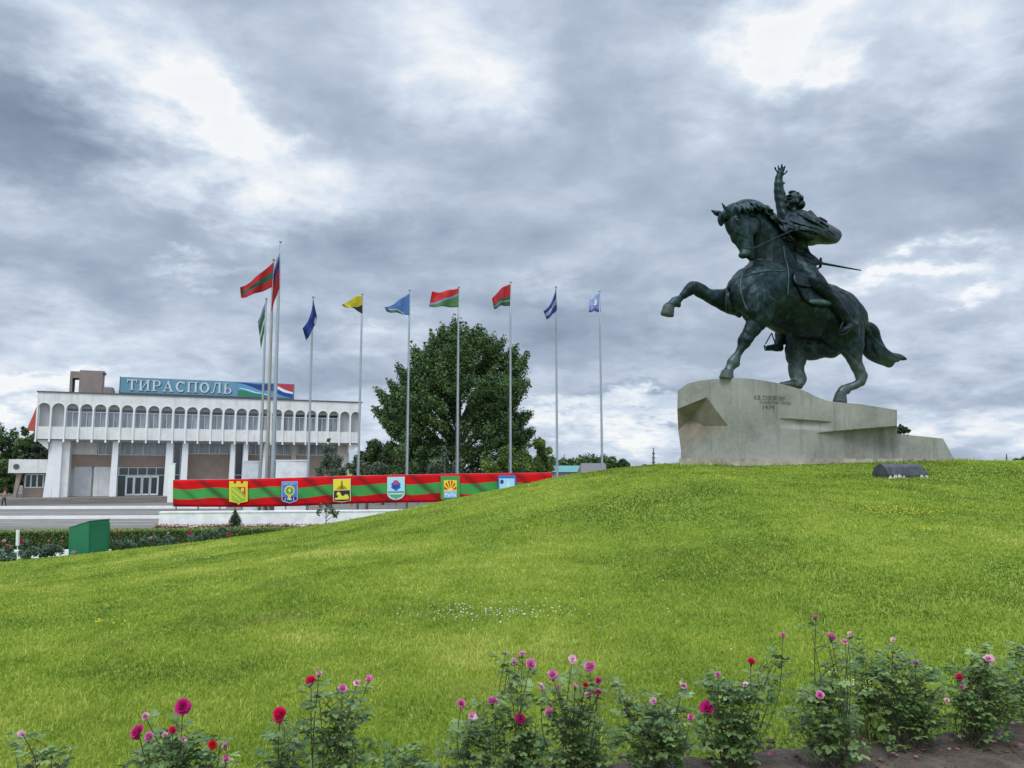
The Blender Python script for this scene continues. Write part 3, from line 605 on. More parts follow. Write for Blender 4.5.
# bay one (72-112), bay two (119-166), bay three (188-230), bay four (248-290), right wing (296-345)
panel('stone_panel', M_TAN, 72, 113, z_t0, z_m0, DR); panel('stone_panel', M_TAN, 119, 167, z_t0, z_m0, DR)
panel('upper_panel', M_BW, 72, 97, z_m0 + .02, zmt, DR + .12)
win(98, 113, z_m0, zmt, DR, 2, M_GLASSU); win(120, 166, z_m0, zmt, DR, 4, M_GLASSU)
panel('mural_panel', mat('mural_grey', (.55, .55, .55), .8, var=.15, scale=1.0), 75, 93, ZG, z_t0, DR)
panel('wall_panel', M_BW, 95, 112, ZG, z_t0 + .01, DR - .1)
zdt = bz(140, 475.5, DR)
win(120, 166, zdt, z_t0 - .05, DR, 5, M_GLASS)
panel('dark_glazing', M_GLASS, 119.5, 127, ZG, zdt, DR); panel('dark_glazing', M_GLASS, 159.5, 166, ZG, zdt, DR)
for a in range(4):
    x0 = 127.5 + a * 8.0; d = win(x0 + .3, x0 + 7.7, ZG + .05, zdt - .06, DR - .02, 1, M_GLASS, fw=.22, name='door')
zpt = bz(200, 454, DR); zpb = ZG
panel('stone_panel', M_TAN, 187.5, 230, zpb, zpt, DR - .02); win(188, 229.5, zpt, zmt, DR, 4, M_GLASSU)
win(174, 180.5, ZG, zmt, DR, 1, M_GLASS, tr=bz(177, 475, DR)); win(235.5, 242.5, ZG, zmt, DR, 1, M_GLASS, tr=bz(239, 475, DR))
z2 = bz(270, 455, DR); win(248, 290.5, z2, zmt, DR, 6, M_GLASSU); panel('stone_panel', M_TAN, 248, 290.5, ZG, z2, DR - .02)
win(297, 335, z2, zmt, DR, 4, M_GLASSU); panel('stone_panel', M_TAN, 297, 335, ZG, z2, DR - .02)
panel('pilaster', mat('cream', (.55, .50, .40), .7), 291.3, 296.5, ZG + 1, zmt, DR - .3, .3); panel('pilaster', mat('cream_wall', (.55, .51, .44), .7), 337.5, 349, ZG, zmt, DR - 1.2, 4)
mb = MB(); mb.box(bu(336, DR), bu(349, DR), DR + 3, BD - 1, ZG, zmt, M=BM); mb.obj('end_wall', M_BW, bld)
def column(px0, px1, py_b=497, taper=.25, dep=.8, th=.9):
    u0, u1 = bu(px0, dep), bu(px1, dep); mb = MB()
    mb.add([bv(u0, dep, ZG), bv(u1, dep, ZG), bv(u1, dep + th, ZG), bv(u0, dep + th, ZG), bv(u0 + taper, dep, zmt), bv(u1, dep, zmt), bv(u1, dep + th, zmt), bv(u0 + taper, dep + th, zmt)],
           [(0, 3, 2, 1), (4, 5, 6, 7), (0, 1, 5, 4), (1, 2, 6, 5), (2, 3, 7, 6), (3, 0, 4, 7)]); mb.obj('column', M_BW2, bld)
column(45.5, 53.5, taper=.5); column(54, 61.5, taper=-.3, dep=.6)
for a, b in ((111, 118), (165, 173), (181, 188), (229.5, 235), (242.5, 248)): column(a, b, taper=.15)
column(262, 267)
# left chamfer below the arcade
mb = MB(); mb.prism([bv(0.01, .4, zb), bv(bu(47), .4, zb), bv(bu(47), .4, zb - 1.3)], nd * 5); mb.obj('corner_bracket', M_BW, bld)
mb = MB(); mb.prism([bv(W - .01, .4, zb - .13), bv(W - .01, .4, zb - .3), bv(bu(349), .4, zb - 1.4), bv(bu(349), .4, zb - .13)], nd * 4); mb.obj('corner_bracket', M_BW, bld)
# rooftop stair tower, brown
zr = ZT + .16
def rbox(name, px0, px1, py0, py1, dep, th, m):
    mb = MB(); mb.box(bu(px0, dep), bu(px1, dep), dep, dep + th, bz(px0, py1, dep) if py1 else zr, bz(px0, py0, dep), M=BM); return mb.obj(name, m, bld)
rbox('roof_tower', 74.5, 98, 370, None, 5, 3, M_BRN); rbox('roof_tower_pier', 65, 67.6, 371.5, None, 5, 3, M_BRN); rbox('roof_tower_lintel', 65, 74.6, 371, 377.6, 5.02, 2.9, M_BRN)
rbox('roof_block', 97.5, 109, 387, None, 5.1, 3, M_BRN)
mb = MB(); mb.box(bu(98, 5), bu(99.5, 5), 5.1, 8, bz(98, 373, 5), bz(98, 371, 5), M=BM); mb.obj('roof_cap', M_BRN, bld)
mb = MB()
for k in range(12):
    u = bu(110 + k * 1.1, 2); mb.tube([bv(u, 2, zr), bv(u, 2, zr + random.uniform(.3, .7))], .03, 5)
mb.obj('roof_railing', M_ROOF, bld)
# small plinth boxes carrying the sign
su0, su1 = bu(120.0, .3, 385), bu(293.8, .3, 390)
sz0, sz1 = bz(120.5, 392.5, .3), bz(120.5, 377.0, .3)
mb = MB(); mb.box(su0 + .4, su1 - .4, 1.3, 1.5, zr, sz0 - .05, M=BM); mb.obj('roof_parapet', M_SOFF, bld)
# sign board
sg = empty('roof_sign', bv((su0 + su1) / 2, .2, sz0), 'long blue rooftop sign lettered in white with coloured swoosh', 'sign')
M_SB = mat('sign_blue', (.12, .26, .36), .5, var=.15, scale=.25)
mb = MB(); mb.box(su0, su1, .3, .6, sz0, sz1, M=BM); mb.obj('board', M_SB, sg)
mb = MB(); mb.box(su0 - .06, su0, .25, .65, sz0 - .1, sz1 + .05, M=BM); mb.box(su0 - .06, su1 + .06, .25, .65, sz0 - .16, sz0 - .002, M=BM); mb.box(su1, su1 + .06, .25, .65, sz0 - .1, sz1 + .05, M=BM); mb.obj('sign_frame', mat('sign_edge', (.05, .07, .10), .6), sg)
mb = MB()
for f in np.linspace(.03, .97, 7): u = su0 + (su1 - su0) * f; mb.box(u - .1, u + .1, .35, .55, zr, sz0 - .16, M=BM)
mb.obj('sign_support', M_ROOF, sg)
SW, SH = su1 - su0, sz1 - sz0
def sp_(fx, fy, d=.285): return bv(su0 + SW * fx, d, sz0 + SH * fy)
def swoosh(pts, colr, d, nm):
    """closed outline in board fractions; upper edge then lower edge, smoothed"""
    up_, lo_ = pts; U = spline(up_, 6); L_ = spline(lo_, 6); n = min(len(U), len(L_)); mb = MB()
    mb.grid([[sp_(p[0], p[1], d) for p in U[:n]], [sp_(p[0], p[1], d) for p in L_[:n]]]); mb.obj('swoosh', mat('sign_' + nm, colr, .5), sg)
swoosh(([(.66, .97), (.72, .97), (.80, .97), (.88, .97), (.995, .97)], [(.66, .60), (.72, .35), (.80, .12), (.88, .05), (.995, .05)]), (.10, .30, .52), .290, 'mid_blue')
swoosh(([(.64, .95), (.72, .93), (.78, .88), (.84, .93), (.88, .97)], [(.70, .85), (.75, .66), (.80, .46), (.84, .52), (.88, .75)]), (.015, .04, .20), .284, 'navy')
swoosh(([(.67, .60), (.72, .50), (.77, .34), (.82, .26), (.86, .12)], [(.665, .57), (.72, .43), (.77, .27), (.82, .19), (.86, .08)]), (.70, .76, .80), .280, 'white')
swoosh(([(.66, .40), (.70, .42), (.75, .28), (.80, .24), (.85, .08)], [(.66, .05), (.70, .04), (.75, .04), (.80, .04), (.85, .04)]), (.02, .22, .10), .276, 'green')
swoosh(([(.84, .75), (.88, .72), (.92, .52), (.96, .38), (.995, .30)], [(.84, .55), (.88, .40), (.92, .20), (.96, .08), (.995, .04)]), (.015, .05, .26), .272, 'deep_blue')
swoosh(([(.88, .86), (.91, .76), (.94, .60), (.97, .48), (.995, .42)], [(.88, .70), (.91, .55), (.94, .40), (.97, .34), (.995, .30)]), (.75, .78, .80), .268, 'pale')
swoosh(([(.89, .98), (.92, .97), (.95, .97), (.97, .97), (.995, .97)], [(.89, .88), (.92, .72), (.95, .58), (.97, .52), (.995, .46)]), (.50, .03, .06), .264, 'red')
# serif letters, drawn as thick and thin strokes on a 0..w x 0..1 box
def bar(x0, x1, y0, y1): return [(x0, y0), (x1, y0), (x1, y1), (x0, y1)]
def ringseg(cx, cy, ro, ri, a0, a1, sy=1.0, k=12, thin=.55):
    o = []
    for i in range(k):
        A0, A1 = a0 + (a1 - a0) * i / k, a0 + (a1 - a0) * (i + 1) / k
        f = lambda a: ri + (ro - ri) * (1 - abs(math.cos(a))) * thin
        o.append([(cx + ro * math.cos(A0), cy + ro * sy * math.sin(A0)), (cx + ro * math.cos(A1), cy + ro * sy * math.sin(A1)), (cx + f(A1) * math.cos(A1), cy + f(A1) * sy * math.sin(A1)), (cx + f(A0) * math.cos(A0), cy + f(A0) * sy * math.sin(A0))])
    return o
ser = lambda x0, x1: [bar(x0, x1, 0, .07), bar(x0, x1, .93, 1)]
GL = {
 'Т': (.78, [bar(.31, .47, 0, 1), bar(0, .78, .90, 1), bar(0, .07, .72, .9), bar(.71, .78, .72, .9), bar(.22, .56, 0, .07)]),
 'И': (.92, [bar(.10, .26, 0, 1), bar(.66, .82, 0, 1), [(.26, .08), (.26, .22), (.66, .92), (.66, .78)]] + ser(.01, .36) + ser(.56, .91)),
 'Р': (.74, [bar(.10, .26, 0, 1), bar(.26, .40, .92, 1), bar(.26, .40, .44, .52), bar(.01, .38, 0, .07), bar(.01, .12, .93, 1)] + ringseg(.40, .72, .30, .16, -math.pi / 2, math.pi / 2, .93)),
 'А': (.90, [[(.42, 1), (.48, 1), (.20, .05), (.12, .05)], [(.36, .98), (.50, 1), (.80, .05), (.62, .05)], bar(.25, .65, .30, .37), bar(.02, .30, 0, .07), bar(.53, .89, 0, .07)]),
 'С': (.80, ringseg(.44, .5, .40, .22, math.pi * .28, math.pi * 1.72, 1.25, 16) + [bar(.68, .74, .70, .98)]),
 'П': (.92, [bar(.10, .26, 0, 1), bar(.66, .82, 0, 1), bar(.2, .7, .92, 1)] + ser(.01, .36) + ser(.56, .91)),
 'О': (.86, ringseg(.43, .5, .41, .22, 0, math.pi * 2, 1.22, 20)),
 'Л': (.90, [bar(.62, .78, 0, 1), bar(.28, .7, .92, 1), [(.32, .95), (.40, .95), (.26, .12), (.14, .02)], bar(.0, .2, 0, .10), bar(.52, .88, 0, .07)]),
 'Ь': (.74, [bar(.10, .26, 0, 1), bar(.26, .40, .48, .55), bar(.26, .40, 0, .07), bar(.01, .12, 0, .07), bar(.01, .38, .93, 1)] + ringseg(.40, .275, .30, .16, -math.pi / 2, math.pi / 2, .92))}
lh = SH * .70; lx = su0 + SW * .036; total = sum(GL[c][0] for c in 'ТИРАСПОЛЬ') + 8 * .10; k = SW * .59 / total
mb = MB(); sh = MB()
for ch in 'ТИРАСПОЛЬ':
    wd_, polys = GL[ch]
    for pi, poly in enumerate(polys):
        dz = .002 * (pi % 4)
        mb.prism([bv(lx + x * k, .20 - dz, sz0 + SH * .16 + y * lh) for x, y in poly], nd * .05)
        sh.add([bv(lx + x * k + .10, .27 - dz, sz0 + SH * .16 + y * lh - .08) for x, y in poly], [tuple(range(len(poly)))])
    lx += (wd_ + .10) * k
mb.obj('lettering', mat('letter_white', (.52, .60, .66), .5), sg)
sh.obj('letter_shadow', mat('letter_shadow_blue', (.05, .10, .17), .6), sg)  # dark blue letter copies set low right: a drop shadow in colour
# small dark lettering on the mural panel
M_TXT = mat('dark_lettering', (.16, .16, .16), .8)
# steps up to the building, annex, red roof, person
stp = MB()
for k in range(5): stp.box(-8, W + 4, -9 + k * 1.1, 3.6, ZP - .2, ZP + (k + 1) * (ZG - ZP - .004) / 5, M=BM) if False else stp.box(-8, W + 4, -9 + k * 1.1, -9 + (k + 1) * 1.1 if k < 4 else BD, ZP - .2, ZP + (k + 1) * (ZG - ZP - .01) / 5, M=BM)
tag(stp.obj('steps', M_STEP), 'wide stone steps in front of the white building', 'steps')
an = empty('annex', bv(-6, 3, ZG), 'low flat roofed white annex with a slanted pillar beside the building', 'annex')
mb = MB(); mb.box(bu(9.2, 2), bu(48, 2), 2, 9, bz(20, 473, 2), bz(20, 459.3, 2), M=BM); mb.obj('roof_fascia', M_BW, an)
mb = MB(); mb.box(bu(25, 3.5), bu(48, 3.5), 3.5, 9, ZG, bz(20, 488, 3.5), M=BM); mb.obj('wall', M_TAN, an)
mb = MB(); mb.box(bu(25, 3.5), bu(48, 3.5), 3.6, 9, bz(20, 488, 3.5), bz(20, 473, 3.5) - .02, M=BM); mb.obj('glazed_wall', M_GLASS, an)
u0, u1 = bu(27, 3.5), bu(46, 3.5); mb = MB()
for f in (0, .3, .62, .95): mb.box(u0 + (u1 - u0) * f - .08, u0 + (u1 - u0) * f + .08, 3.5, 3.6, bz(20, 488, 3.5) + .02, bz(20, 475, 3.5), M=BM)
mb.box(u0, u1, 3.49, 3.59, bz(20, 475, 3.5), bz(20, 474, 3.5), M=BM); mb.box(u0, u1, 3.49, 3.59, bz(20, 488, 3.5) + .0, bz(20, 487, 3.5), M=BM); mb.obj('window_frame', M_FRAME, an)
pa = [(bu(15.5, 2.4), ZG), (bu(18.5, 2.4), ZG), (bu(23, 2.4), bz(20, 473, 2.4)), (bu(18, 2.4), bz(20, 473, 2.4))]
mb = MB(); mb.prism([bv(a, 2.4, b) for a, b in pa], nd * .8); mb.obj('pillar', M_TAN, an)
mb = MB(); mb.tube([bv(bu(17, 1.9), 1.99, bz(17, 466.5, 2)), bv(bu(17, 1.9), 1.9, bz(17, 466.5, 2))], .35, 10); mb.obj('wall_lamp', M_ROOF, an)
rr = empty('red_roofed_house', (P(20, 430, 150).x, 150, -2.5), 'house with a steep red roof peeking out beside the building corner', 'house')
a, b, c2 = P(27, 429, 150), P(80, 429, 150), P(43, 392, 150)
mb = MB(); mb.prism([a, b, P(66, 392, 150), c2], (0, 12, 0)); mb.box(a.x - .4, b.x, 149.6, 162.4, a.z - .25, a.z - .004); mb.obj('roof', mat('red_roof', (.42, .07, .05), .7, var=.1), rr)
mb = MB(); mb.box(a.x + 1, b.x, 150.5, 161.5, -2.5, a.z); mb.obj('wall', M_BW, rr)
# white stage panels behind the banner
for lab, px0, px1, y0 in (('small white panel behind the banner left of the tall poles', 243, 258, 462), ('wider white panel behind the banner right of the tall poles', 276, 308, 461)):
    mb = MB(); a, b = P(px0, y0, 76), P(px1, y0, 77.5); mb.prism([(a.x, a.y, ZP), (b.x, b.y, ZP), (b.x, b.y, b.z), (a.x, a.y, a.z)], (0, .4, 0)); mb.prism([(a.x - .05, a.y - .05, a.z + .002), (b.x + .05, b.y - .05, b.z + .002), (b.x + .05, b.y - .05, b.z + .12), (a.x - .05, a.y - .05, a.z + .12)], (0, .5, 0))
    tag(mb.obj('white_panel', M_CONC), lab, 'panel')
# teal roofed shed, grey slab, small marker on the right
tl = empty('teal_roofed_shed', (P(568, 470, 120).x, 120, -2), 'long low shed with a teal roof near the horizon', 'shed')
a, b = P(552, 470, 120), P(581, 470, 120); zt0, zt1 = P(560, 472, 120).z, P(560, 465.5, 120).z
mb = MB(); mb.box(a.x, b.x, 120, 126, -2.5, zt0); mb.obj('wall', mat('shed_wall', (.3, .3, .3)), tl)
mb = MB(); mb.add([(a.x - .3, 119.5, zt0), (b.x + .3, 119.5, zt0), (b.x + .3, 123, zt1), (a.x - .3, 123, zt1), (a.x - .3, 126.5, zt0), (b.x + .3, 126.5, zt0)], [(0, 1, 2, 3), (3, 2, 5, 4), (0, 3, 4), (1, 5, 2), (0, 4, 5, 1)]); mb.obj('roof', mat('teal_roof', (.10, .27, .26), .6), tl)
gh = empty('grey_roofed_shed', (P(592, 470, 100).x, 100, -2), 'grey roofed low shed next to the last flagpole', 'shed')
a, b = P(583, 470, 100), P(606, 470, 100); z0_, z1_ = P(560, 474, 100).z, P(560, 463, 100).z
mb = MB(); mb.box(a.x, b.x, 100, 106, -2.5, z0_); mb.obj('wall', mat('shed_wall_brown', (.25, .22, .2)), gh)
mb = MB(); mb.add([(a.x - .3, 99.5, z0_), (b.x + .3, 99.5, z0_), (b.x + .3, 103, z1_), (a.x - .0, 103, z1_), (a.x - .3, 106.5, z0_), (b.x + .3, 106.5, z0_)], [(0, 1, 2, 3), (3, 2, 5, 4), (0, 3, 4), (1, 5, 2), (0, 4, 5, 1)]); mb.obj('roof', mat('grey_roof', (.15, .14, .145), .8), gh)
# lattice-like masts on the skyline
for lab, px, y0, hw, Y in (('thin dark antenna mast with crossbars left of the monument', 653.5, 448, 1.3, 120), ('small distant pole on the far right skyline', 1006.5, 454, .7, 140)):
    mb = MB(); mb.tube([P(px, 470, Y), P(px, y0, Y)], [.22, .08], 6)
    for f in (.25, .45, .65): z = P(px, y0, Y).lerp(P(px, 470, Y), f); mb.tube([z - Vector((hw * Y / FP * 1.2, 0, 0)), z + Vector((hw * Y / FP * 1.2, 0, 0))], .1, 5)
    tag(mb.obj('mast', M_ROOF), lab, 'mast')
# ---------------------------------------------------------------- flagpoles and flags
M_POLE = mat('pole_metal', (.33, .365, .41), .45, var=.06, scale=1.0, metal=.2)
M_POLEB = mat('pole_weathered', (.33, .31, .29), .6, var=.12, scale=1.2)
def pole(px_t, py_t, px_b, py_b, Y, r0, r1, lab, m=None):
    r0 *= .85; r1 *= .9
    t_, b_ = P(px_t, py_t, Y), P(px_b, py_b, Y); d = (t_ - b_); d.normalize(); g_ = b_ + d * ((ZP - b_.z) / d.z)
    g_.x = t_.x + (g_.x - t_.x) * .4   # nearly plumb
    g_ = Vector((t_.x + (b_.x - t_.x) * .25, Y, ZP)) if True else g_
    o = empty('flagpole', g_, lab, 'flagpole', 'flagpoles in a row behind the banner')
    mb = MB(); n = 6; mb.tube([g_.lerp(t_, i / n) for i in range(n + 1)], [r0 + (r1 - r0) * i / n for i in range(n + 1)], 12); mb.obj('pole', m or M_POLE, o, smooth=True)
    mb = MB(); mb.tube([t_, t_ + Vector((0, 0, r1 * 1.2)), t_ + Vector((0, 0, r1 * 3)), t_ + Vector((0, 0, r1 * 4))], [r1 * 1.1, r1 * 1.9, r1 * 1.6, .01], 8); mb.obj('finial', m or M_POLE, o, smooth=True)
    mb = MB(); mb.tube([g_, g_ + Vector((0, 0, .04))], r0 * 2.2, 12); mb.tube([g_ + Vector((0, 0, .04)), g_ + Vector((0, 0, .5))], r0 * 1.35, 12); mb.obj('base', m or M_POLE, o)
    mb = MB(); mb.tube([g_ + Vector((-r0 * 1.5, -.05, 1.2)), g_.lerp(t_, .5) + Vector((-(r0 + r1) * .7, -.03, 0)), t_ + Vector((-r1 * 1.3, 0, -.1))], .012, 4); mb.obj('halyard', m or M_POLE, o)
    return o
def flagmat(name, stops, axis=1, diag=0.0, off=0.0):
    m = bpy.data.materials.new(name); m.use_nodes = True; m.node_tree.nodes.clear(); q = NT(m.node_tree)
    o = q.n('ShaderNodeOutputMaterial'); b = q.n('ShaderNodeBsdfPrincipled'); t = q.n('ShaderNodeBsdfTranslucent'); mx = q.n('ShaderNodeMixShader')
    uv = q.xyz(q.n('ShaderNodeUVMap', uv_map='UVMap').outputs[0])
    v = q.m('ADD', q.m('ADD', uv[axis], off), q.m('MULTIPLY', uv[0], diag))
    c = q.ramp(v, stops, 'CONSTANT'); q.L(c, b.inputs['Base Color']); q.L(c, t.inputs[0]); b.inputs['Roughness'].default_value = .75
    mx.inputs[0].default_value = .35; q.L(b.outputs[0], mx.inputs[1]); q.L(t.outputs[0], mx.inputs[2]); q.L(mx.outputs[0], o.inputs[0]); return m
def flag(lab, corners, Y, dfly, stops, nu=26, nv=14, wave=.12, diag=0., axis=1, off=0.0, emblem=None, mid=None):
    """corners: hoist top, fly top, fly bottom, hoist bottom (pixels); dfly: depth of the fly end"""
    ht, ft, fb, hb = [np.array(c, float) for c in corners]
    def pt(u, v):      # u hoist->fly, v bottom->top
        a = hb + (ht - hb) * v; b = fb + (ft - fb) * v; p = a + (b - a) * u
        if mid is not None: p = p + np.array(mid) * 4 * u * (1 - u) * (1 if v > .5 else .6)
        y = Y + dfly * u + wave * math.sin(u * 7.5 + v * 2.2) * min(1, u * 3) + wave * .5 * math.sin(u * 15 - v * 4) * u
        q_ = P(p[0], p[1] + .8 * math.sin(u * 9 + v * 1.5) * min(1, u * 2), y); return q_
    mb = MB(); mb.grid([[pt(i / nu, j / nv) for j in range(nv + 1)] for i in range(nu + 1)])
    me = mb.mesh('flag'); uvl = me.uv_layers.new(name='UVMap')
    for lp in me.loops:
        i, j = divmod(lp.vertex_index, nv + 1); uvl.data[lp.index].uv = (i / nu, j / nv)
    m = flagmat('flag_cloth', stops, axis, diag, off)
    o = link('flag', me, m, smooth=True); tag(o, lab, 'flag', 'flags flying on the flagpoles')
    sol = o.modifiers.new('thickness', 'SOLIDIFY'); sol.thickness = .006; sol.offset = 0
    if emblem:
        u0, u1, v0, v1, colr, nm = emblem; eb_ = MB(); K = 14; V = []
        for k in range(K):
            a = 2 * math.pi * k / K; V.append(pt((u0 + u1) / 2 + (u1 - u0) / 2 * math.cos(a), (v0 + v1) / 2 + (v1 - v0) / 2 * math.sin(a)) + Vector((0, -.03, 0)))
        V.append(pt((u0 + u1) / 2, (v0 + v1) / 2) + Vector((0, -.03, 0)))
        eb_.add(V, [(k, (k + 1) % K, K) for k in range(K)]); eb_.obj('emblem', mat('emblem_' + nm, colr, .7), o)
    return o
RED, GRN, BLU, WHT = (.52, .02, .035), (.05, .16, .06), (.03, .06, .28), (.62, .66, .74)
pole(266.3, 300, 262.5, 475, 59.5, .13, .06, 'thinner flagpole at the far left of the row, flying the green and white flag')
pole(273.7, 261, 268.5, 475, 59, .20, .07, 'tall weathered brownish flagpole flying the red and green striped flag', M_POLEB)
pole(280.5, 243, 273.5, 475, 58.6, .24, .07, 'tallest flagpole of the row, flying the edge-on tricolour')
pole(313.3, 298, 308.5, 475, 59.5, .12, .06, 'flagpole flying the drooping dark blue flag with a striped corner')
pole(362.5, 295, 357.5, 475, 60.5, .12, .06, 'flagpole flying the yellow and black flag')
pole(409.8, 291, 407.5, 474, 61.5, .12, .06, 'flagpole flying the light blue flag with green corner')
pole(458.8, 288, 458, 473, 62.5, .13, .06, 'flagpole flying the wide red and green flag before the big tree')
pole(510.6, 283, 511, 472, 63.5, .12, .06, 'flagpole flying the red flag with green lower part')
pole(556, 288, 558, 471, 64.5, .12, .06, 'flagpole flying the narrow purple blue flag with white and green bands')
pole(599.6, 292, 604.5, 472, 65.5, .12, .06, 'last flagpole of the row, nearest the monument, flying the pale blue flag')
flag('large red flag with a green middle stripe blowing left from the tall poles', [(273.6, 262), (240, 288), (241, 297.5), (271.8, 287)], 58.9, .6, [(0, RED), (.34, (.05, .13, .08)), (.64, RED)], wave=.22, emblem=None, mid=(-2, 3))
flag('tricolour flag of white, blue and red seen almost edge-on on the tallest pole', [(279.8, 252), (274, 268), (271.2, 312), (279.4, 288)], 58.5, -1.4, [(0, (.50, .02, .03)), (.60, (.03, .05, .28)), (.86, (.35, .37, .48))], wave=.15, mid=(-1, 2))
flag('narrow green and white flag drooping on the leftmost pole', [(266.2, 300), (257.8, 322), (261.0, 348), (266.2, 322)], 59.4, 1.8, [(0, GRN), (.30, WHT), (.45, GRN), (.8, (.30, .36, .50))], wave=.15)
flag('dark blue flag with a small white and red patch near the hoist drooping left', [(313, 298), (302.5, 329), (306, 340), (317, 317)], 59.3, -1.4, [(0, (.012, .035, .20)), (.75, (.02, .06, .32))], wave=.2, mid=(3, 0), emblem=(.10, .38, .02, .20, (.55, .40, .42), 'pale'))
flag('yellow over black flag twisting to the left', [(362.2, 295), (341.5, 305.5), (344, 306.5), (362.4, 314)], 60.4, .5, [(0, (.03, .03, .04)), (.50, (.60, .50, .03))], wave=.15, mid=(1, -2), diag=.75)
flag('light blue flag with a green lower corner and thin white wave', [(409.6, 293), (384.5, 308), (386.5, 311), (409.2, 315)], 61.4, .5, [(0, (.06, .16, .09)), (.60, (.50, .58, .64)), (.68, (.10, .22, .52))], wave=.14, diag=-.8, off=.8, mid=(0, 1))
flag('wide red over green flag with a thin blue line between', [(458.6, 288), (432, 292), (429, 306), (458.3, 307)], 62.4, .3, [(0, (.10, .24, .09)), (.62, (.22, .34, .58)), (.74, (.62, .03, .03))], wave=.18, diag=.5, mid=(0, 1))
flag('red flag with dark green lower part and white patches', [(510.4, 284), (492, 299), (494, 309), (510, 306)], 63.4, .9, [(0, (.08, .12, .09)), (.22, (.34, .40, .34)), (.28, (.07, .14, .08)), (.45, (.55, .03, .04))], wave=.2, mid=(-1, -2))
flag('narrow purple blue flag with white and green crossbands', [(555.8, 287), (543.5, 312), (546.5, 319), (557, 309)], 64.3, -1.4, [(0, (.04, .04, .25)), (.36, (.55, .60, .66)), (.44, (.05, .30, .25)), (.58, (.55, .60, .66)), (.66, (.04, .04, .26))], wave=.15, mid=(3, 0))
flag('pale blue and white small flag on the pole nearest the monument', [(599.5, 292), (590, 300), (588.8, 311.5), (600.8, 312)], 65.4, 1.2, [(0, (.12, .14, .45)), (.18, (.30, .38, .70)), (.5, (.42, .50, .78))], wave=.15, emblem=(.30, .62, .35, .72, (.72, .76, .80), 'white'))
# ---------------------------------------------------------------- striped banner with town shields
bp = [(173, 480.0, 506.5, 55.0), (205, 479.6, 506.8, 55.7), (240, 479.2, 507, 56.5), (300, 477.5, 506, 57.5), (342, 476, 503.8, 58.3), (400, 474.8, 502.5, 59.3), (450, 473.8, 502, 60.3), (500, 473.2, 501.5, 61.3), (552, 472.6, 501, 62.5)]
def bpos(px, f, off=0.0):
    """f: 0 bottom, 1 top of the banner"""
    xs_ = [b[0] for b in bp]; y1 = np.interp(px, xs_, [b[1] for b in bp]); y0 = np.interp(px, xs_, [b[2] for b in bp]); Y_ = np.interp(px, xs_, [b[3] for b in bp])
    a, b = P(px, y1, Y_), P(px, y0, Y_); p = b.lerp(a, f); p.y += .05 * math.sin(px * .09 + f * 3) + .03 * math.sin(px * .27 - f * 2) - off; return p
bn = empty('banner', bpos(360, 0), 'long red green red striped banner carrying six town shields', 'banner')
n = 180; rows = [[bpos(173 + (552 - 173) * i / n, j / 9) for j in range(10)] for i in range(n + 1)]
mb = MB(); mb.grid(rows); me = mb.mesh('cloth'); uvl = me.uv_layers.new(name='UVMap')
for lp in me.loops:
    i, j = divmod(lp.vertex_index, 10); uvl.data[lp.index].uv = (i / n, j / 9)
m = bpy.data.materials.new('banner_print'); m.use_nodes = True; m.node_tree.nodes.clear(); q = NT(m.node_tree)
o_ = q.n('ShaderNodeOutputMaterial'); b_ = q.n('ShaderNodeBsdfPrincipled'); q.L(b_.outputs[0], o_.inputs[0]); b_.inputs['Roughness'].default_value = .85; b_.inputs['Specular IOR Level'].default_value = .12
uv = q.xyz(q.n('ShaderNodeUVMap', uv_map='UVMap').outputs[0])
wv = q.m('MULTIPLY', q.m('SINE', q.m('MULTIPLY', uv[0], 42.0)), .035)
c1 = q.ramp(q.m('ADD', uv[1], wv), [(0, (.55, .008, .012)), (.30, (.06, .30, .07)), (.67, (.60, .008, .012))], 'CONSTANT')
# printed diagonal folds of the flag picture on the banner
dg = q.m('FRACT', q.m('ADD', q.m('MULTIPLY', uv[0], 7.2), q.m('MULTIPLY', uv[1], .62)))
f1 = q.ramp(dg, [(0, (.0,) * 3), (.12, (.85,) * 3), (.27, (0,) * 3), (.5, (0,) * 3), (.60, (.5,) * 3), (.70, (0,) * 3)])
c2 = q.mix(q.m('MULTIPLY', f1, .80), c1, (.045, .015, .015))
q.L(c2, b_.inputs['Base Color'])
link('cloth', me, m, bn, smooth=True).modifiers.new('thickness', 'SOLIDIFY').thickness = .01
def rail(f, r=.035):
    mb = MB(); mb.tube([bpos(px, f, -.09) for px in range(173, 553, 6)], r, 6); mb.obj('rail', M_POLE, bn)
rail(.99); rail(.01)
for px in range(176, 545, 22):
    mb = MB(); p = bpos(px, 1, -.14); mb.tube([(p.x, p.y + .05, p.z), (p.x, p.y + .05, ZP + 1.2)], .05, 6); mb.obj('support_post', M_POLE, bn)
def wlam(px0, px1, f0, f1):
    """local frame of a shield: (x 0..1, y 0..1, layer) -> world"""
    A_, B_, C_ = bpos(px0, f0), bpos(px1, f0), bpos(px0, f1); ym = min(A_.y, B_.y, C_.y)
    ym -= .10; dy_ = (bp[-1][3] - bp[0][3]) / (bp[-1][0] - bp[0][0])
    def f(x, y, l=0):
        q_ = A_ + (B_ - A_) * x + (C_ - A_) * y; q_.y = ym + dy_ * (px1 - px0) * x - .014 * l; return q_
    return f
def epoly(par, fn, pts, colr, layer, nm): 
    key = 'print_' + nm
    m = bpy.data.materials.get(key) or mat(key, colr, .55)
    mb = MB(); mb.prism([fn(x, y, layer) for x, y in pts], (0, .008, 0)); return mb.obj(nm, m, par)
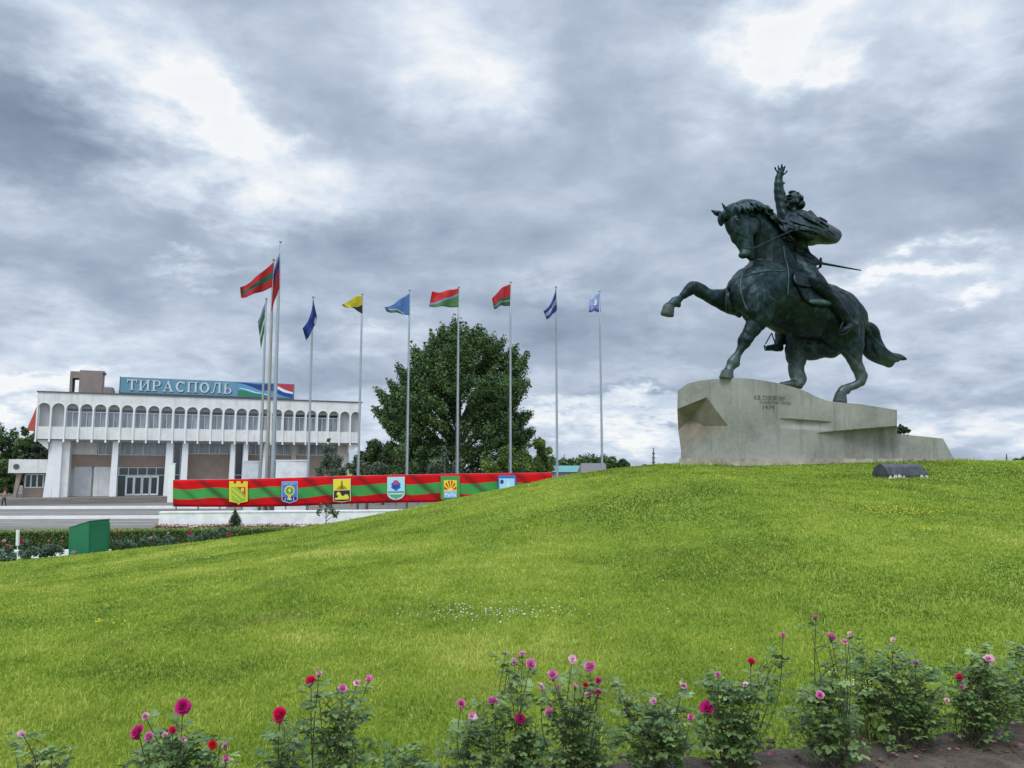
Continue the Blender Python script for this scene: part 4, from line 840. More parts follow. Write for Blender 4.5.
def circ(cx, cy, r, k=14, ry=None, a0=0, a1=2 * math.pi): return [(cx + r * math.cos(a0 + (a1 - a0) * i / k), cy + (ry or r) * math.sin(a0 + (a1 - a0) * i / k)) for i in range(k if a1 - a0 > 6.2 else k + 1)]
def text_mesh(body, size=1.0, extrude=0.0):
    c = bpy.data.curves.new('t', 'FONT'); c.body = body; c.size = size; c.align_x = 'CENTER'; c.resolution_u = 2
    o = bpy.data.objects.new('t', c); COL.objects.link(o); dg_ = bpy.context.evaluated_depsgraph_get()
    me = bpy.data.meshes.new_from_object(o.evaluated_get(dg_)); bpy.data.objects.remove(o); bpy.data.curves.remove(c); return me
def etext(par, fn, body, cx, cy, wd_, h, colr, layer, nm):
    me = text_mesh(body); xs_ = [v.co.x for v in me.vertices]; ys_ = [v.co.y for v in me.vertices]; x0, x1, y0, y1 = min(xs_), max(xs_), min(ys_), max(ys_)
    for v in me.vertices: v.co = fn(cx + ((v.co.x - x0) / (x1 - x0) - .5) * wd_, cy + ((v.co.y - y0) / (y1 - y0) - .5) * h, layer)
    key = 'print_' + nm; m = bpy.data.materials.get(key) or mat(key, colr, .6); return link(nm, me, m, par)
YEL, NAVY = (.72, .58, .03), (.02, .02, .12)
def shield(nm, px0, px1, f0, f1, pts, colr, layer=0):
    fn = wlam(px0, px1, f0, f1); mb = MB(); mb.prism([fn(x, y, layer) for x, y in pts], (0, .03, 0)); return mb.obj('shield', mat('shield_' + nm, colr, .55), bn), fn
# 1 crenellated yellow shield
s1 = [(0, .14), (.4, .08), (.5, 0), (.6, .08), (1, .14), (1, 1), (.78, 1), (.74, .9), (.64, .9), (.60, 1), (.40, 1), (.36, .9), (.26, .9), (.22, 1), (0, 1)]
o, fn = shield('gold', 230, 248.5, .08, .93, s1, YEL)
epoly(o, fn, [(.12, .2), (.5, .09), (.88, .2), (.88, .45), (.4, .76), (.12, .76)], (.25, .50, .05), 1, 'shield_field')
epoly(o, fn, [(.42, .76), (.88, .76), (.88, .38)], (.55, .03, .03), 2, 'red_quarter'); epoly(o, fn, circ(.73, .64, .09, 10), YEL, 3, 'sun')
epoly(o, fn, [(.14, .66), (.20, .72), (.84, .28), (.80, .22)], YEL, 3, 'bend'); epoly(o, fn, [(.14, .46), (.18, .50), (.62, .18), (.58, .14)], YEL, 3, 'bend')
# 2 blue shield with lightning roundel
s2 = [(0, .16), (.25, .08), (.5, 0), (.75, .08), (1, .16), (1, 1), (0, 1)]
o, fn = shield('blue', 282, 298, .10, .88, [(0, .16), (.1, .08), (.5, .0), (.9, .08), (1, .16), (1, 1), (0, 1)], (.30, .36, .62))
epoly(o, fn, [(.06, .30), (.94, .30), (.94, .95), (.06, .95)], (.07, .17, .55), 1, 'blue_field'); epoly(o, fn, [(.06, .17), (.5, .05), (.94, .17), (.94, .29), (.06, .29)], NAVY, 1, 'lower_field')
epoly(o, fn, circ(.5, .58, .33, 16, .24), (.55, .60, .06), 2, 'gear'); epoly(o, fn, circ(.5, .58, .23, 14, .165), (.10, .25, .10), 3, 'gear_centre')
epoly(o, fn, [(.56, .75), (.38, .56), (.50, .56), (.42, .40), (.64, .62), (.52, .62)], (.75, .70, .10), 4, 'lightning'); epoly(o, fn, [(.4, .36), (.6, .36), (.55, .22), (.5, .12), (.45, .22)], (.55, .60, .10), 4, 'stem_mark')
etext(o, fn, 'ДНЕСТРОВСК', .5, .88, .78, .08, (.75, .75, .75), 5, 'lettering'); etext(o, fn, '1961', .5, .20, .55, .13, (.8, .8, .8), 5, 'year')
# 3 yellow and black
o, fn = shield('pale_gold', 333.5, 351, .06, .90, [(0, .05), (.5, .0), (1, .05), (1, 1), (0, 1)], (.62, .58, .30))
epoly(o, fn, [(.05, .52), (.95, .52), (.95, .96), (.05, .96)], (.78, .66, .02), 1, 'gold_field'); epoly(o, fn, [(.05, .07), (.5, .04), (.95, .07), (.95, .50), (.05, .50)], (.02, .015, .02), 1, 'black_field')
epoly(o, fn, [(.40, .56), (.60, .56), (.56, .72), (.53, .90), (.50, .95), (.47, .90), (.44, .72)], (.30, .14, .02), 2, 'tower'); epoly(o, fn, [(.18, .56), (.82, .56), (.66, .70), (.34, .70)], (.42, .30, .02), 2, 'wall_mark')
lion = [(.10, .12), (.88, .12), (.90, .22), (.84, .32), (.70, .34), (.58, .26), (.46, .30), (.42, .40), (.32, .46), (.22, .42), (.20, .32), (.30, .28), (.24, .20), (.12, .20)]
epoly(o, fn, lion, (.78, .66, .05), 2, 'lion')
# 4 light blue with flower cross
u4 = [(0, .30)] + [(.5 - .5 * math.cos(a), .28 - .28 * math.sin(a)) for a in np.linspace(.15, math.pi - .15, 9)] + [(1, .30), (1, 1), (0, 1)]
o, fn = shield('sky', 387.5, 405, .10, .93, u4, (.55, .62, .60))
epoly(o, fn, [(.05, .38), (.95, .38), (.95, .96), (.05, .96)], (.38, .70, .85), 1, 'sky_field')
epoly(o, fn, [(.05, .31), (.2, .15), (.5, .04), (.8, .15), (.95, .31), (.95, .37), (.05, .37)], (.08, .38, .20), 1, 'green_field'); epoly(o, fn, [(.12, .24), (.88, .24), (.88, .29), (.12, .29)], (.7, .75, .75), 2, 'wave')
for (cx, cy, r) in ((.36, .68, .13), (.64, .68, .13), (.36, .56, .13), (.64, .56, .13), (.5, .48, .12), (.5, .60, .16)): epoly(o, fn, circ(cx, cy, r, 10, r * .62), (.03, .10, .50), 2, 'blue_petal')
epoly(o, fn, circ(.5, .74, .17, 12, .12), (.55, .04, .06), 3, 'red_flower'); epoly(o, fn, circ(.5, .70, .09, 10, .06), (.05, .15, .55), 4, 'flower_heart')
# 5 green square with red rays
o, fn = shield('green', 441, 460, .09, .93, [(0, .05), (.04, 0), (.96, 0), (1, .05), (1, 1), (0, 1)], (.06, .28, .06))
epoly(o, fn, [(.16, .10), (.84, .10), (.84, .82), (.16, .82)], YEL, 1, 'gold_field'); 
for k in range(6):
    a0 = math.pi * (.04 + k * .164); a1 = a0 + math.pi * .095
    epoly(o, fn, [(.5 + .08 * math.cos((a0 + a1) / 2), .38 + .08 * math.sin((a0 + a1) / 2)), (.5 + .34 * math.cos(a0), min(.81, .38 + .44 * math.sin(a0))), (.5 + .34 * math.cos(a1), min(.81, .38 + .44 * math.sin(a1)))], (.60, .02, .02), 2, 'red_ray')
epoly(o, fn, circ(.5, .36, .16, 10, .12, 0, math.pi), (.85, .70, .10), 3, 'rising_sun'); epoly(o, fn, [(.18, .08), (.82, .08), (.82, .36), (.18, .36)], (.30, .48, .85), 3, 'water_field')
for k in range(4): epoly(o, fn, circ(.28 + .15 * k, .22 - .05 * (k % 2), .055, 8), (.75, .80, .85), 4, 'wave')
# 6 blue rounded with white tower
rd = [(.0, .0), (1, 0), (1, .85)] + [(.88 + .12 * math.cos(a), .88 + .12 * math.sin(a)) for a in np.linspace(.2, 1.4, 4)] + [(.12 - .12 * math.cos(a), .88 + .12 * math.sin(a)) for a in np.linspace(1.4, .2, 4)] + [(0, .85)]
o, fn = shield('deep_sky', 498, 516, .10, .93, rd, (.05, .15, .50))
epoly(o, fn, [(.08, .02), (.92, .02), (.92, .86), (.08, .86)], (.16, .42, .68), 1, 'sky_field'); epoly(o, fn, [(.40, .02), (.78, .02), (.74, .50), (.64, .56), (.62, .70), (.52, .70), (.50, .54), (.42, .46)], (.70, .76, .80), 2, 'white_tower'); epoly(o, fn, circ(.22, .72, .10, 9), (.04, .05, .06), 2, 'badge')
# ---------------------------------------------------------------- plinth
PYF = lambda px: np.interp(px, [660, 678, 740, 955, 985], [24.4, 24.2, 22.45, 23.9, 24.1])    # front face distance
topc = [(677.5, 391), (681, 388.5), (687, 383.8), (700, 380.6), (720, 378.6), (737, 378), (750, 378.6), (760, 380), (779, 383.2), (795, 387.5), (805, 391), (815, 396), (828, 401), (843, 402.6), (860, 404), (878, 407), (897, 410), (897.2, 410)]
def topy(px): return np.interp(px, [t[0] for t in topc], [t[1] for t in topc])
M_PL = bpy.data.materials.new('plinth_concrete'); m = M_PL; m.use_nodes = True; m.node_tree.nodes.clear(); q = NT(m.node_tree)
o_ = q.n('ShaderNodeOutputMaterial'); b_ = q.n('ShaderNodeBsdfPrincipled'); q.L(b_.outputs[0], o_.inputs[0]); b_.inputs['Roughness'].default_value = .85; b_.inputs['Specular IOR Level'].default_value = .2
tcn = q.n('ShaderNodeTexCoord').outputs['Object']; X_, Y_, Z_ = q.xyz(tcn)
base = q.ramp(q.noise(tcn, .9, 7, .62), [(.30, (.20, .195, .17)), (.5, (.28, .275, .245)), (.7, (.35, .345, .31))])
streak = q.rng(q.noise(q.comb(q.m('MULTIPLY', X_, 1.6), q.m('MULTIPLY', Y_, 1.6), q.m('MULTIPLY', Z_, .18)), 1.4, 6, .65), .50, .72)
c = q.mix(q.m('MULTIPLY', streak, .60), base, (.085, .07, .055))
s2_ = q.rng(q.noise(q.comb(q.m('MULTIPLY', X_, .9), q.m('MULTIPLY', Y_, .9), q.m('MULTIPLY', Z_, .5)), 1.1, 7, .7), .50, .64); c = q.mix(q.m('MULTIPLY', s2_, .35), c, (.15, .155, .135))
mot = q.rng(q.noise(tcn, 14, 4, .7), .40, .66); c = q.mix(q.m('MULTIPLY', mot, .22), c, (.42, .42, .39))
# formwork joints: thin vertical and horizontal lines
jx = q.m('ABSOLUTE', q.m('SUBTRACT', q.m('FRACT', q.m('DIVIDE', q.m('ADD', X_, .35), 1.82)), .5)); jl = q.rng(jx, .003, .009, 1, 0)
c = q.mix(q.m('MULTIPLY', jl, .20), c, (.09, .085, .08))
q.L(c, b_.inputs['Base Color']); bnn = q.n('ShaderNodeBump'); bnn.inputs['Strength'].default_value = .5; bnn.inputs['Distance'].default_value = .03; q.L(q.noise(tcn, 5, 8, .7), bnn.inputs['Height']); q.L(bnn.outputs[0], b_.inputs['Normal'])
M_HOLLOW = mat('plinth_hollow', (.26, .23, .175), .9, col2=(.15, .13, .095), scale=1.4, bump=.4)  # browner, darker concrete for the carved hollow
plz = empty('plinth', (9.5, 24.3, 1.8), 'large angular concrete plinth with a carved corner under the horse statue', 'plinth')
# front face from the ridge to the stepped right end (fine grid so that creases are real)
def front_pt(px, f):
    """f 0 top .. 1 bottom"""
    y = topy(px) + (461.5 - topy(px)) * f; Yd = float(PYF(px)); py = y; prow = py
    # long undercut towards the right: upper block stands proud of the lower one
    if px > 815:
        k = min(1, (px - 815) / 70); line = 433.5 - (px - 815) * .085
        s = sstep((prow - line) / 1.5 + .5); Yd += float(s) * .34 * k - .22 * k * (1 - float(s))
    # small wedge crease in the middle
    if 779 < px < 832:
        k = math.sin((px - 779) / 53 * math.pi) ** .6; line = 418.5 + (px - 779) * .07
        Yd += .10 * k * float(sstep((prow - line) / 1.2 + .5) - sstep((prow - line - 4) / 6))
    return P(px, py, Yd)
pxs = list(np.arange(737, 897, 2.0)) + [897]
mb = MB(); NR = 64
rowsF = [[front_pt(px, j / NR) for j in range(NR + 1)] for px in pxs]
# lower block continues to the right: rows below the undercut only
mb.grid(rowsF, flip=True)
BK = Vector((1.1, 2.9, 0))        # depth of the monument towards the back
mb.grid([[r[0] for r in rowsF], [r[0] + BK for r in rowsF]])
e_ = rowsF[-1]; mb.grid([[p for p in e_], [p + BK * .95 for p in e_]])
# lower step
lowy = lambda px: 433.0 + (px - 887) * .095
lp_ = [(886, 432.5), (900, 434), (920, 436.2), (943, 438.5)]
fr_ = []
for px, py in lp_ + [(955.5, 461.5)]:
    Yd = float(PYF(px)) + .36; fr_.append((P(px, py, Yd), P(px, 462.5, Yd)))
for (a, b), (c2, d2) in zip(fr_, fr_[1:]): mb.add([b, d2, c2, a, ], [(0, 1, 2, 3)])
mb.grid([[a for a, b in fr_], [a + BK * .8 for a, b in fr_]])
# left faces: from the ridge back to the far left corner, with the carved hollow
ridge = [front_pt(737, j / NR) for j in range(NR + 1)]
def lp(px, py, dd=0): return P(px, py, float(PYF(px)) + dd)
TOPL = [lp(px, topy(px)) for px in (737, 728, 720, 710, 700, 693, 687, 681, 677.8)]
a, b, c2, d2 = lp(677.2, 409, .05), lp(707, 397, -.02), lp(728, 426, 0), lp(681, 450.5, .05); e2 = lp(704, 426, .42); e3 = lp(690, 420, .62)
ed = lp(680.5, 461.5, .1); rb = ridge[-1]; rt = ridge[0]; rm = ridge[int(NR * .45)]
F3 = lambda *v: mb.add(list(v), [tuple(range(len(v)))[::-1]])
TL = TOPL[::-1]
for i in range(len(TL) - 1):
    anchor = a if i < 3 else b
    mb.add([TL[i], TL[i + 1], anchor], [(0, 1, 2)])
    if i == 2: mb.add([TL[3], b, a], [(0, 1, 2)])
mb.add([rt, rm, b], [(0, 1, 2)]); mb.add([b, rm, c2], [(0, 1, 2)]); mb.add([rm, rb, c2], [(0, 1, 2)]); mb.add([c2, rb, ed, d2], [(0, 1, 2, 3)])
mb.grid([TL, [p + BK * .8 for p in TL]]); mb.grid([[TL[0], a, e3 if False else lp(678.2, 430, .3), d2, ed], [p + BK * .8 for p in (TL[0], a, lp(678.2, 430, .3), d2, ed)]])
mb.obj('body', M_PL, plz)
ho = MB()
for tri in ((a, b, e3), (b, e2, e3), (b, c2, e2), (c2, d2, e2), (d2, e3, e2), (a, e3, lp(678.2, 430, .3)), (lp(678.2, 430, .3), e3, d2)): ho.add(tri, [(0, 1, 2)])
ho.obj('carved_hollow', M_HOLLOW, plz)
# footing strip
ft_ = MB(); fpts = [(679, 461), (741, 462), (815, 461.5), (955, 461.5), (965, 461)]
fw_ = [P(px, 458.6, float(PYF(px)) - .22 + (.45 if px > 900 else 0)) for px, _ in fpts]
for a_, b_2 in zip(fw_, fw_[1:]): ft_.prism([a_, b_2, b_2 - Vector((0, 0, .6)), a_ - Vector((0, 0, .6))], (.5, 2.2, 0))
ft_.obj('footing', mat('footing_stone', (.50, .45, .36), .9, var=.3, scale=2.5, bump=.4, col2=(.24, .21, .17)), plz)
# inscription, engraved lettering standing 4 mm proud of the face
M_INS = mat('inscription_dark', (.055, .06, .055), .8)
def inscr(body, px0, px1, py0, py1, slope):
    me = text_mesh(body); xs_ = [v.co.x for v in me.vertices]; ys_ = [v.co.y for v in me.vertices]; x0, x1, y0, y1 = min(xs_), max(xs_), min(ys_), max(ys_)
    for v in me.vertices:
        fx, fy = (v.co.x - x0) / (x1 - x0), (v.co.y - y0) / (y1 - y0); px = px0 + (px1 - px0) * fx; v.co = P(px, py1 + (py0 - py1) * fy + slope * fx, float(PYF(px)) - .012)
    link('inscription', me, M_INS, plz)
inscr('А.В. СУВОРОВУ', 754, 785, 395.2, 399.6, 1.2); inscr('ОСНОВАТЕЛЮ ГОРОДА', 760, 791, 400.9, 404.0, 1.2); inscr('1979', 763, 774.5, 405.4, 409.2, .3)
def on_ground(px, py):
    d = P(px, py, 1.0) - Vector((0, 0, EYE)); y = 2.0
    while y < 60 and EYE + d.z * y > Hs(d.x * y, y) + .01: y += .01
    return P(px, py, y)
# dark polished stone block lying on the grass before the plinth
sb = empty('memorial_stone', P(903, 478, 21.3), 'dark rounded granite block lying on the grass before the plinth', 'stone')
prof = [(0, 0), (.0, .18), (.10, .37), (.26, .44), (.42, .38), (.52, .18), (.52, 0)]; mb = MB()
A0, A1 = on_ground(889, 478), on_ground(928, 477); A1.y = A0.y + .5; A1 = P(928, 477, A1.y); A0.z = Hs(A0.x, A0.y); A1.z = Hs(A1.x, A1.y); dd = (A1 - A0); dd.z = 0; L0 = dd.length; dd.normalize(); nn = Vector((-dd.y, dd.x, 0))
rows = []
for k in range(13):
    f = k / 12; cc_ = [A0 + dd * (L0 * f) + nn * (x + .015 * random.uniform(-1, 1)) + Vector((0, 0, z - .1 + .02 * random.uniform(-1, 1))) for x, z in prof]; rows.append(cc_)
mb.grid(rows, flip=False); mb.add(rows[0], [tuple(range(7))]); mb.add(rows[-1], [tuple(range(7))[::-1]])
mb.obj('block', mat('granite_dark', (.045, .048, .058), .55, var=.5, scale=5, bump=.5, bscale=8), sb)
mb = MB(); 
for k in range(26):
    f = random.choice([random.uniform(.0, .42), random.uniform(.75, 1.0)]); p = A0 + dd * (L0 * f) - nn * .012; r_ = random.uniform(.02, .055); z_ = random.uniform(-.02, .05)
    mb.tube([p + Vector((0, 0, z_ - r_)), p + Vector((0, 0, z_)), p + Vector((0, 0, z_ + r_ * 1.4))], [r_ * .6, r_, .005], 5, flat=nn)
mb.obj('lime_stain', mat('lime_white', (.42, .43, .43), .9), sb)
# ---------------------------------------------------------------- the bronze rider and horse
SY = 24.0; PXM = SY / FP          # metres per photo pixel at the statue's distance
def S(px, py, d=0.0): return P(px, py, SY + d)
def stube(mb, pts, seg=14, k=4, flat=(0, 1, 0), ratio=1.0):
    """pts: (px, py, d, r_px[, depth half width in m]) smoothed; r in the picture plane"""
    q5 = [(p[0], p[1], p[2], p[3], (p[4] if len(p) > 4 else p[3] * PXM * ratio)) for p in pts]
    sp = spline(q5, k); mb.tube([S(*s[:3]) for s in sp], [(max(.01, s[3] * PXM), max(.01, s[4])) for s in sp], seg, flat=flat)
def sball(mb, px, py, d, rx, ry=None, rz=None, seg=12, rot=0.0):
    """ellipsoid; rx, ry in px, rz depth half size in m"""
    ry = ry or rx; rz = rz or (rx + ry) / 2 * PXM; c = S(px, py, d); b = len(mb.v); cr, sr = math.cos(R(rot)), math.sin(R(rot))
    rows = []
    for i in range(seg + 1):
        ph = math.pi * i / seg; row = []
        for j in range(seg * 2):
            t = math.pi * j / seg; x, z, y = rx * PXM * math.sin(ph) * math.cos(t), ry * PXM * math.cos(ph), rz * math.sin(ph) * math.sin(t)
            row.append(c + Vector((x * cr - z * sr, y, x * sr + z * cr)))
        rows.append(row)
    n2 = seg * 2; mb.v += [tuple(rows[0][0])]; top = b
    for r in rows[1:-1]: mb.v += [tuple(p) for p in r]
    mb.v += [tuple(rows[-1][0])]; bot = len(mb.v) - 1
    for j in range(n2):
        mb.f.append((top, b + 1 + (j + 1) % n2, b + 1 + j)); mb.mi.append(0)
        for i in range(seg - 2):
            A_ = b + 1 + i * n2; B_ = A_ + n2; mb.f.append((A_ + j, A_ + (j + 1) % n2, B_ + (j + 1) % n2, B_ + j)); mb.mi.append(0)
        A_ = b + 1 + (seg - 2) * n2; mb.f.append((A_ + j, A_ + (j + 1) % n2, bot)); mb.mi.append(0)
def sculpt(mb, name, voxel, smooth, mats, parent, disp=None):
    me = mb.mesh(name); o = bpy.data.objects.new(name, me); COL.objects.link(o)
    bmx = bmesh.new(); bmx.from_mesh(me); bmesh.ops.recalc_face_normals(bmx, faces=bmx.faces); bmx.to_mesh(me); bmx.free()
    r = o.modifiers.new('r', 'REMESH'); r.mode = 'VOXEL'; r.voxel_size = voxel; r.use_smooth_shade = True
    if smooth: s_ = o.modifiers.new('s', 'SMOOTH'); s_.factor = .5; s_.iterations = smooth
    dgp = bpy.context.evaluated_depsgraph_get(); m2 = bpy.data.meshes.new_from_object(o.evaluated_get(dgp)); bpy.data.objects.remove(o)
    m2.name = name
    if disp:
        n = len(m2.vertices); co = np.empty(n * 3, np.float32); no = np.empty(n * 3, np.float32); m2.vertices.foreach_get('co', co); m2.vertices.foreach_get('normal', no)
        co = co.reshape(-1, 3); no = no.reshape(-1, 3); co = co + no * disp(co)[:, None]; m2.vertices.foreach_set('co', co.ravel()); m2.update()
    return link(name, m2, mats, parent, smooth=True)
M_BRZ = bpy.data.materials.new('bronze_patina'); m = M_BRZ; m.use_nodes = True; m.node_tree.nodes.clear(); q = NT(m.node_tree)
o_ = q.n('ShaderNodeOutputMaterial'); b_ = q.n('ShaderNodeBsdfPrincipled'); q.L(b_.outputs[0], o_.inputs[0])
tcn = q.n('ShaderNodeTexCoord').outputs['Object']; X_, Y_, Z_ = q.xyz(tcn)
base = q.ramp(q.noise(tcn, 1.3, 7, .62), [(.32, (.005, .011, .015)), (.55, (.013, .027, .031)), (.75, (.050, .088, .086))])
st_ = q.rng(q.noise(q.comb(q.m('MULTIPLY', X_, 3.2), q.m('MULTIPLY', Y_, 3.2), q.m('MULTIPLY', Z_, .45)), 1.5, 6, .7), .54, .74)
c = q.mix(q.m('MULTIPLY', st_, .40), base, (.12, .19, .17))
fine = q.rng(q.noise(tcn, 9, 5, .7), .5, .72); c = q.mix(q.m('MULTIPLY', fine, .18), c, (.10, .17, .15))
lg = q.m('MULTIPLY', q.rng(q.m('ADD', Z_, q.m('MULTIPLY', q.noise(tcn, 2.5, 4, .6), 1.2)), 6.1, 5.2, 0, 1), .55); c = q.mix(lg, c, (.15, .185, .17))
q.L(c, b_.inputs['Base Color']); b_.inputs['Metallic'].default_value = .7; q.L(q.rng(q.noise(tcn, 6, 4, .6), .3, .7, .36, .56), b_.inputs['Roughness'])
b_.inputs['Specular IOR Level'].default_value = .4
bnn = q.n('ShaderNodeBump'); bnn.inputs['Strength'].default_value = .35; bnn.inputs['Distance'].default_value = .03; q.L(q.noise(tcn, 7, 6, .65), bnn.inputs['Height']); q.L(bnn.outputs[0], b_.inputs['Normal'])
M_PAT = mat('patina_edge', (.055, .11, .10), .6, col2=(.02, .045, .045), scale=4, metal=.2)
M_SHOE = mat('bronze_hoof', (.07, .095, .085), .6, col2=(.025, .04, .038), scale=5, metal=.2, bump=.3)
stt = empty('equestrian_statue', S(800, 400, .2), 'dark green bronze statue of a rider with raised arm on a rearing horse', 'statue')
hb = MB()
# trunk
stube(hb, [(731, 297, -.75, 10, .28), (739, 294, -.72, 19, .50), (752, 292, -.6, 28, .66), (770, 291, -.38, 34, .74), (792, 303, -.05, 33.5, .78), (814, 310, .2, 31, .80), (836, 314, .45, 26, .76), (851, 322, .62, 19, .60), (860, 330, .75, 10, .3)], seg=22)
# neck
stube(hb, [(778, 282, -.25, 30, .55), (772, 262, -.38, 24, .46), (767, 244, -.5, 19.5, .38), (761, 229, -.62, 16.5, .32), (751, 216, -.75, 13, .27)], seg=18)
# head
stube(hb, [(750, 212, -.78, 10, .24), (741, 213.5, -.86, 12, .27), (738, 223, -.95, 13.5, .29), (742, 233, -1.0, 11.5, .26), (744.5, 243, -1.04, 8.6, .20), (747, 251, -1.06, 7.8, .18), (748.5, 257, -1.06, 6.0, .15)], seg=16)
sball(hb, 750, 228, -1.08, 7, 8.5, .12); sball(hb, 753, 226, -.98, 7.5, 10, .18)      # jaw
sball(hb, 743.5, 254.5, -1.12, 5.5, 4.5, .17); sball(hb, 751, 257.5, -1.05, 4, 3.5, .12)                                       # nostril, chin
sball(hb, 738.5, 221, -1.22, 4.0, 2.4, .08, rot=-25)                                    # brow
sball(hb, 733, 236, -1.0, 3, 9, .12, rot=18)
for x, y, tx, ty, d, td in ((730, 213, 721.8, 202.6, -1.12, -1.18), (722.5, 216.0, 710.6, 209.6, -.72, -.70)):   # ears
    stube(hb, [(x + 2, y + 2, d, 3.6, .09), (x - 1, y - 1.5, (d + td) / 2, 3.1, .08), ((x + tx) / 2 - 1, (y + ty) / 2, (d + td) / 2, 2.2, .06), (tx, ty, td, .6, .03)], seg=10, k=3)
sball(hb, 725, 219, -.85, 4, 5.5, .18)
# shoulder and chest muscles
sball(hb, 757, 303, -1.08, 15, 22, .34, rot=-18); sball(hb, 742, 296, -1.0, 12, 16, .3); sball(hb, 733, 302, -.62, 10, 13, .35)
# near foreleg, planted
stube(hb, [(766, 300, -1.02, 17, .36), (761, 313, -1.06, 12.8, .28), (754.5, 326, -1.08, 9.4, .23), (748.5, 335, -1.1, 6.8, .18), (745, 341.5, -1.1, 7.0, .19), (741.5, 348.5, -1.1, 4.7, .14), (737, 356, -1.1, 4.2, .13), (733, 363, -1.12, 5.5, .16), (729.5, 368, -1.14, 4.6, .14), (727.5, 372, -1.15, 5.4, .16)], seg=14)
sball(hb, 736.5, 364.5, -1.1, 3.5, 3, .12); sball(hb, 747.5, 339.5, -1.2, 5, 5, .12)
# far foreleg, raised and bent
stube(hb, [(742, 304, -.45, 15, .30), (729, 301, -.55, 13, .26), (719, 298.5, -.65, 9.8, .22), (708, 295, -.75, 7.6, .19), (699, 289.5, -.85, 6.8, .18), (693.5, 286.5, -.88, 6.4, .17), (687.5, 291.5, -.9, 5.2, .14), (681, 297.5, -.92, 4.1, .12), (675.5, 301.5, -.94, 5.4, .15), (671, 305, -.95, 4.4, .13), (668.5, 308, -.95, 5.4, .15)], seg=14)
sball(hb, 678.5, 305, -.92, 3, 3, .12); sball(hb, 695, 284.5, -.88, 4.5, 3.5, .14)
# near hind leg
sball(hb, 845, 330, .18, 19, 25, .42, rot=8); sball(hb, 833, 330, .12, 14, 18, .3)
stube(hb, [(848, 332, .22, 17, .42), (850.5, 346, .15, 13.2, .34), (853.5, 357, .1, 8.8, .26), (857, 366, .06, 6.3, .19), (861, 376, .05, 6.4, .19), (860, 381.5, .04, 5.4, .16), (854, 385.2, .02, 4.0, .13), (847.5, 388, 0, 4.4, .14), (843, 391, -.02, 5.4, .17), (840.5, 395, -.03, 5.0, .16)], seg=14)
sball(hb, 864, 376.5, .05, 3.6, 4, .13); sball(hb, 847, 392, 0, 3, 3, .12)
# far hind leg
sball(hb, 812, 346, .72, 21, 15, .4, rot=-8); sball(hb, 828, 347, .6, 16, 12, .4)
stube(hb, [(800, 338, .75, 17, .40), (797, 350, .72, 12.5, .32), (796.3, 361, .68, 9.8, .25), (796.5, 371, .62, 8.0, .21), (798.5, 379, .58, 8.2, .20), (797.5, 384, .55, 7.6, .19)], seg=14)
stube(hb, [(801, 383.5, .55, 6.6, .19), (794, 384, .5, 5.4, .18), (786, 384.4, .45, 3.2, .15), (779.5, 383.6, .42, 1.2, .08)], seg=12)
def hdisp(co):
    x, y, z = co[:, 0], co[:, 1], co[:, 2]
    return .022 * np.sin(x * 6 + z * 3 + np.sin(z * 4)) * np.sin(z * 5 - x * 2 + y * 3) - .016 * np.exp(-(np.sin(x * 4.1 + z * 2.3 + np.sin(z * 3 + x) * 1.2) / .25) ** 2) + .007 * np.sin(x * 17 + 1) * np.sin(z * 19 + y * 8)
horse = sculpt(hb, 'horse', .032, 5, M_BRZ, stt, hdisp)
_dg = bpy.context.evaluated_depsgraph_get()
HBVH = BVHTree.FromPolygons([v.co.copy() for v in horse.data.vertices], [tuple(p.vertices) for p in horse.data.polygons])
HOFF = horse.matrix_parent_inverse @ Vector((0, 0, 0))
def onhorse(px, py, off=.02, dflt=-.9):
    """the point of the horse's surface facing the viewer along this line, lifted off it a little"""
    o0 = Vector((0, 0, EYE)); d = (P(px, py, 10) - o0).normalized(); h = HBVH.ray_cast(o0, d)
    return h[0] - d * off if h[0] is not None else P(px, py, SY + dflt)
def strap(name, pts, r, m, k=5, off=.015, flatness=2.0):
    mb = MB(); sp = spline(pts, k); mb.tube([onhorse(s[0], s[1], off) for s in sp], [(r, r) for _ in sp], 6); return mb.obj(name, m, stt, smooth=True)
# eye, nostril, hooves
mb = MB(); p = onhorse(739.5, 224, .0); 
mb.tube([p + Vector((-.07, -.0, 0)), p + Vector((-.03, -.03, .02)), p + Vector((.03, -.03, .02)), p + Vector((.07, 0, 0))], [.006, .02, .02, .006], 8); mb.obj('eye', mat('bronze_black', (.006, .01, .012), .4), stt, smooth=True)
def hoof(px, py0, py1, d, r0, r1, tilt=0):
    mb = MB(); a, b = S(px + tilt, py0, d), S(px, py1, d); mb.tube([a, a.lerp(b, .15), b.lerp(a, .12), b], [r0 * PXM * .9, r0 * PXM, r1 * PXM, r1 * PXM * .98], 16); mb.obj('hoof', M_SHOE, stt, smooth=False)
hoof(726.3, 370.5, 378.8, -1.15, 5.6, 7.0, 1.2); hoof(667, 305.5, 315.5, -.95, 5.6, 6.6, 2.0); hoof(839.8, 393, 402.6, -.03, 5.4, 6.8, 1)
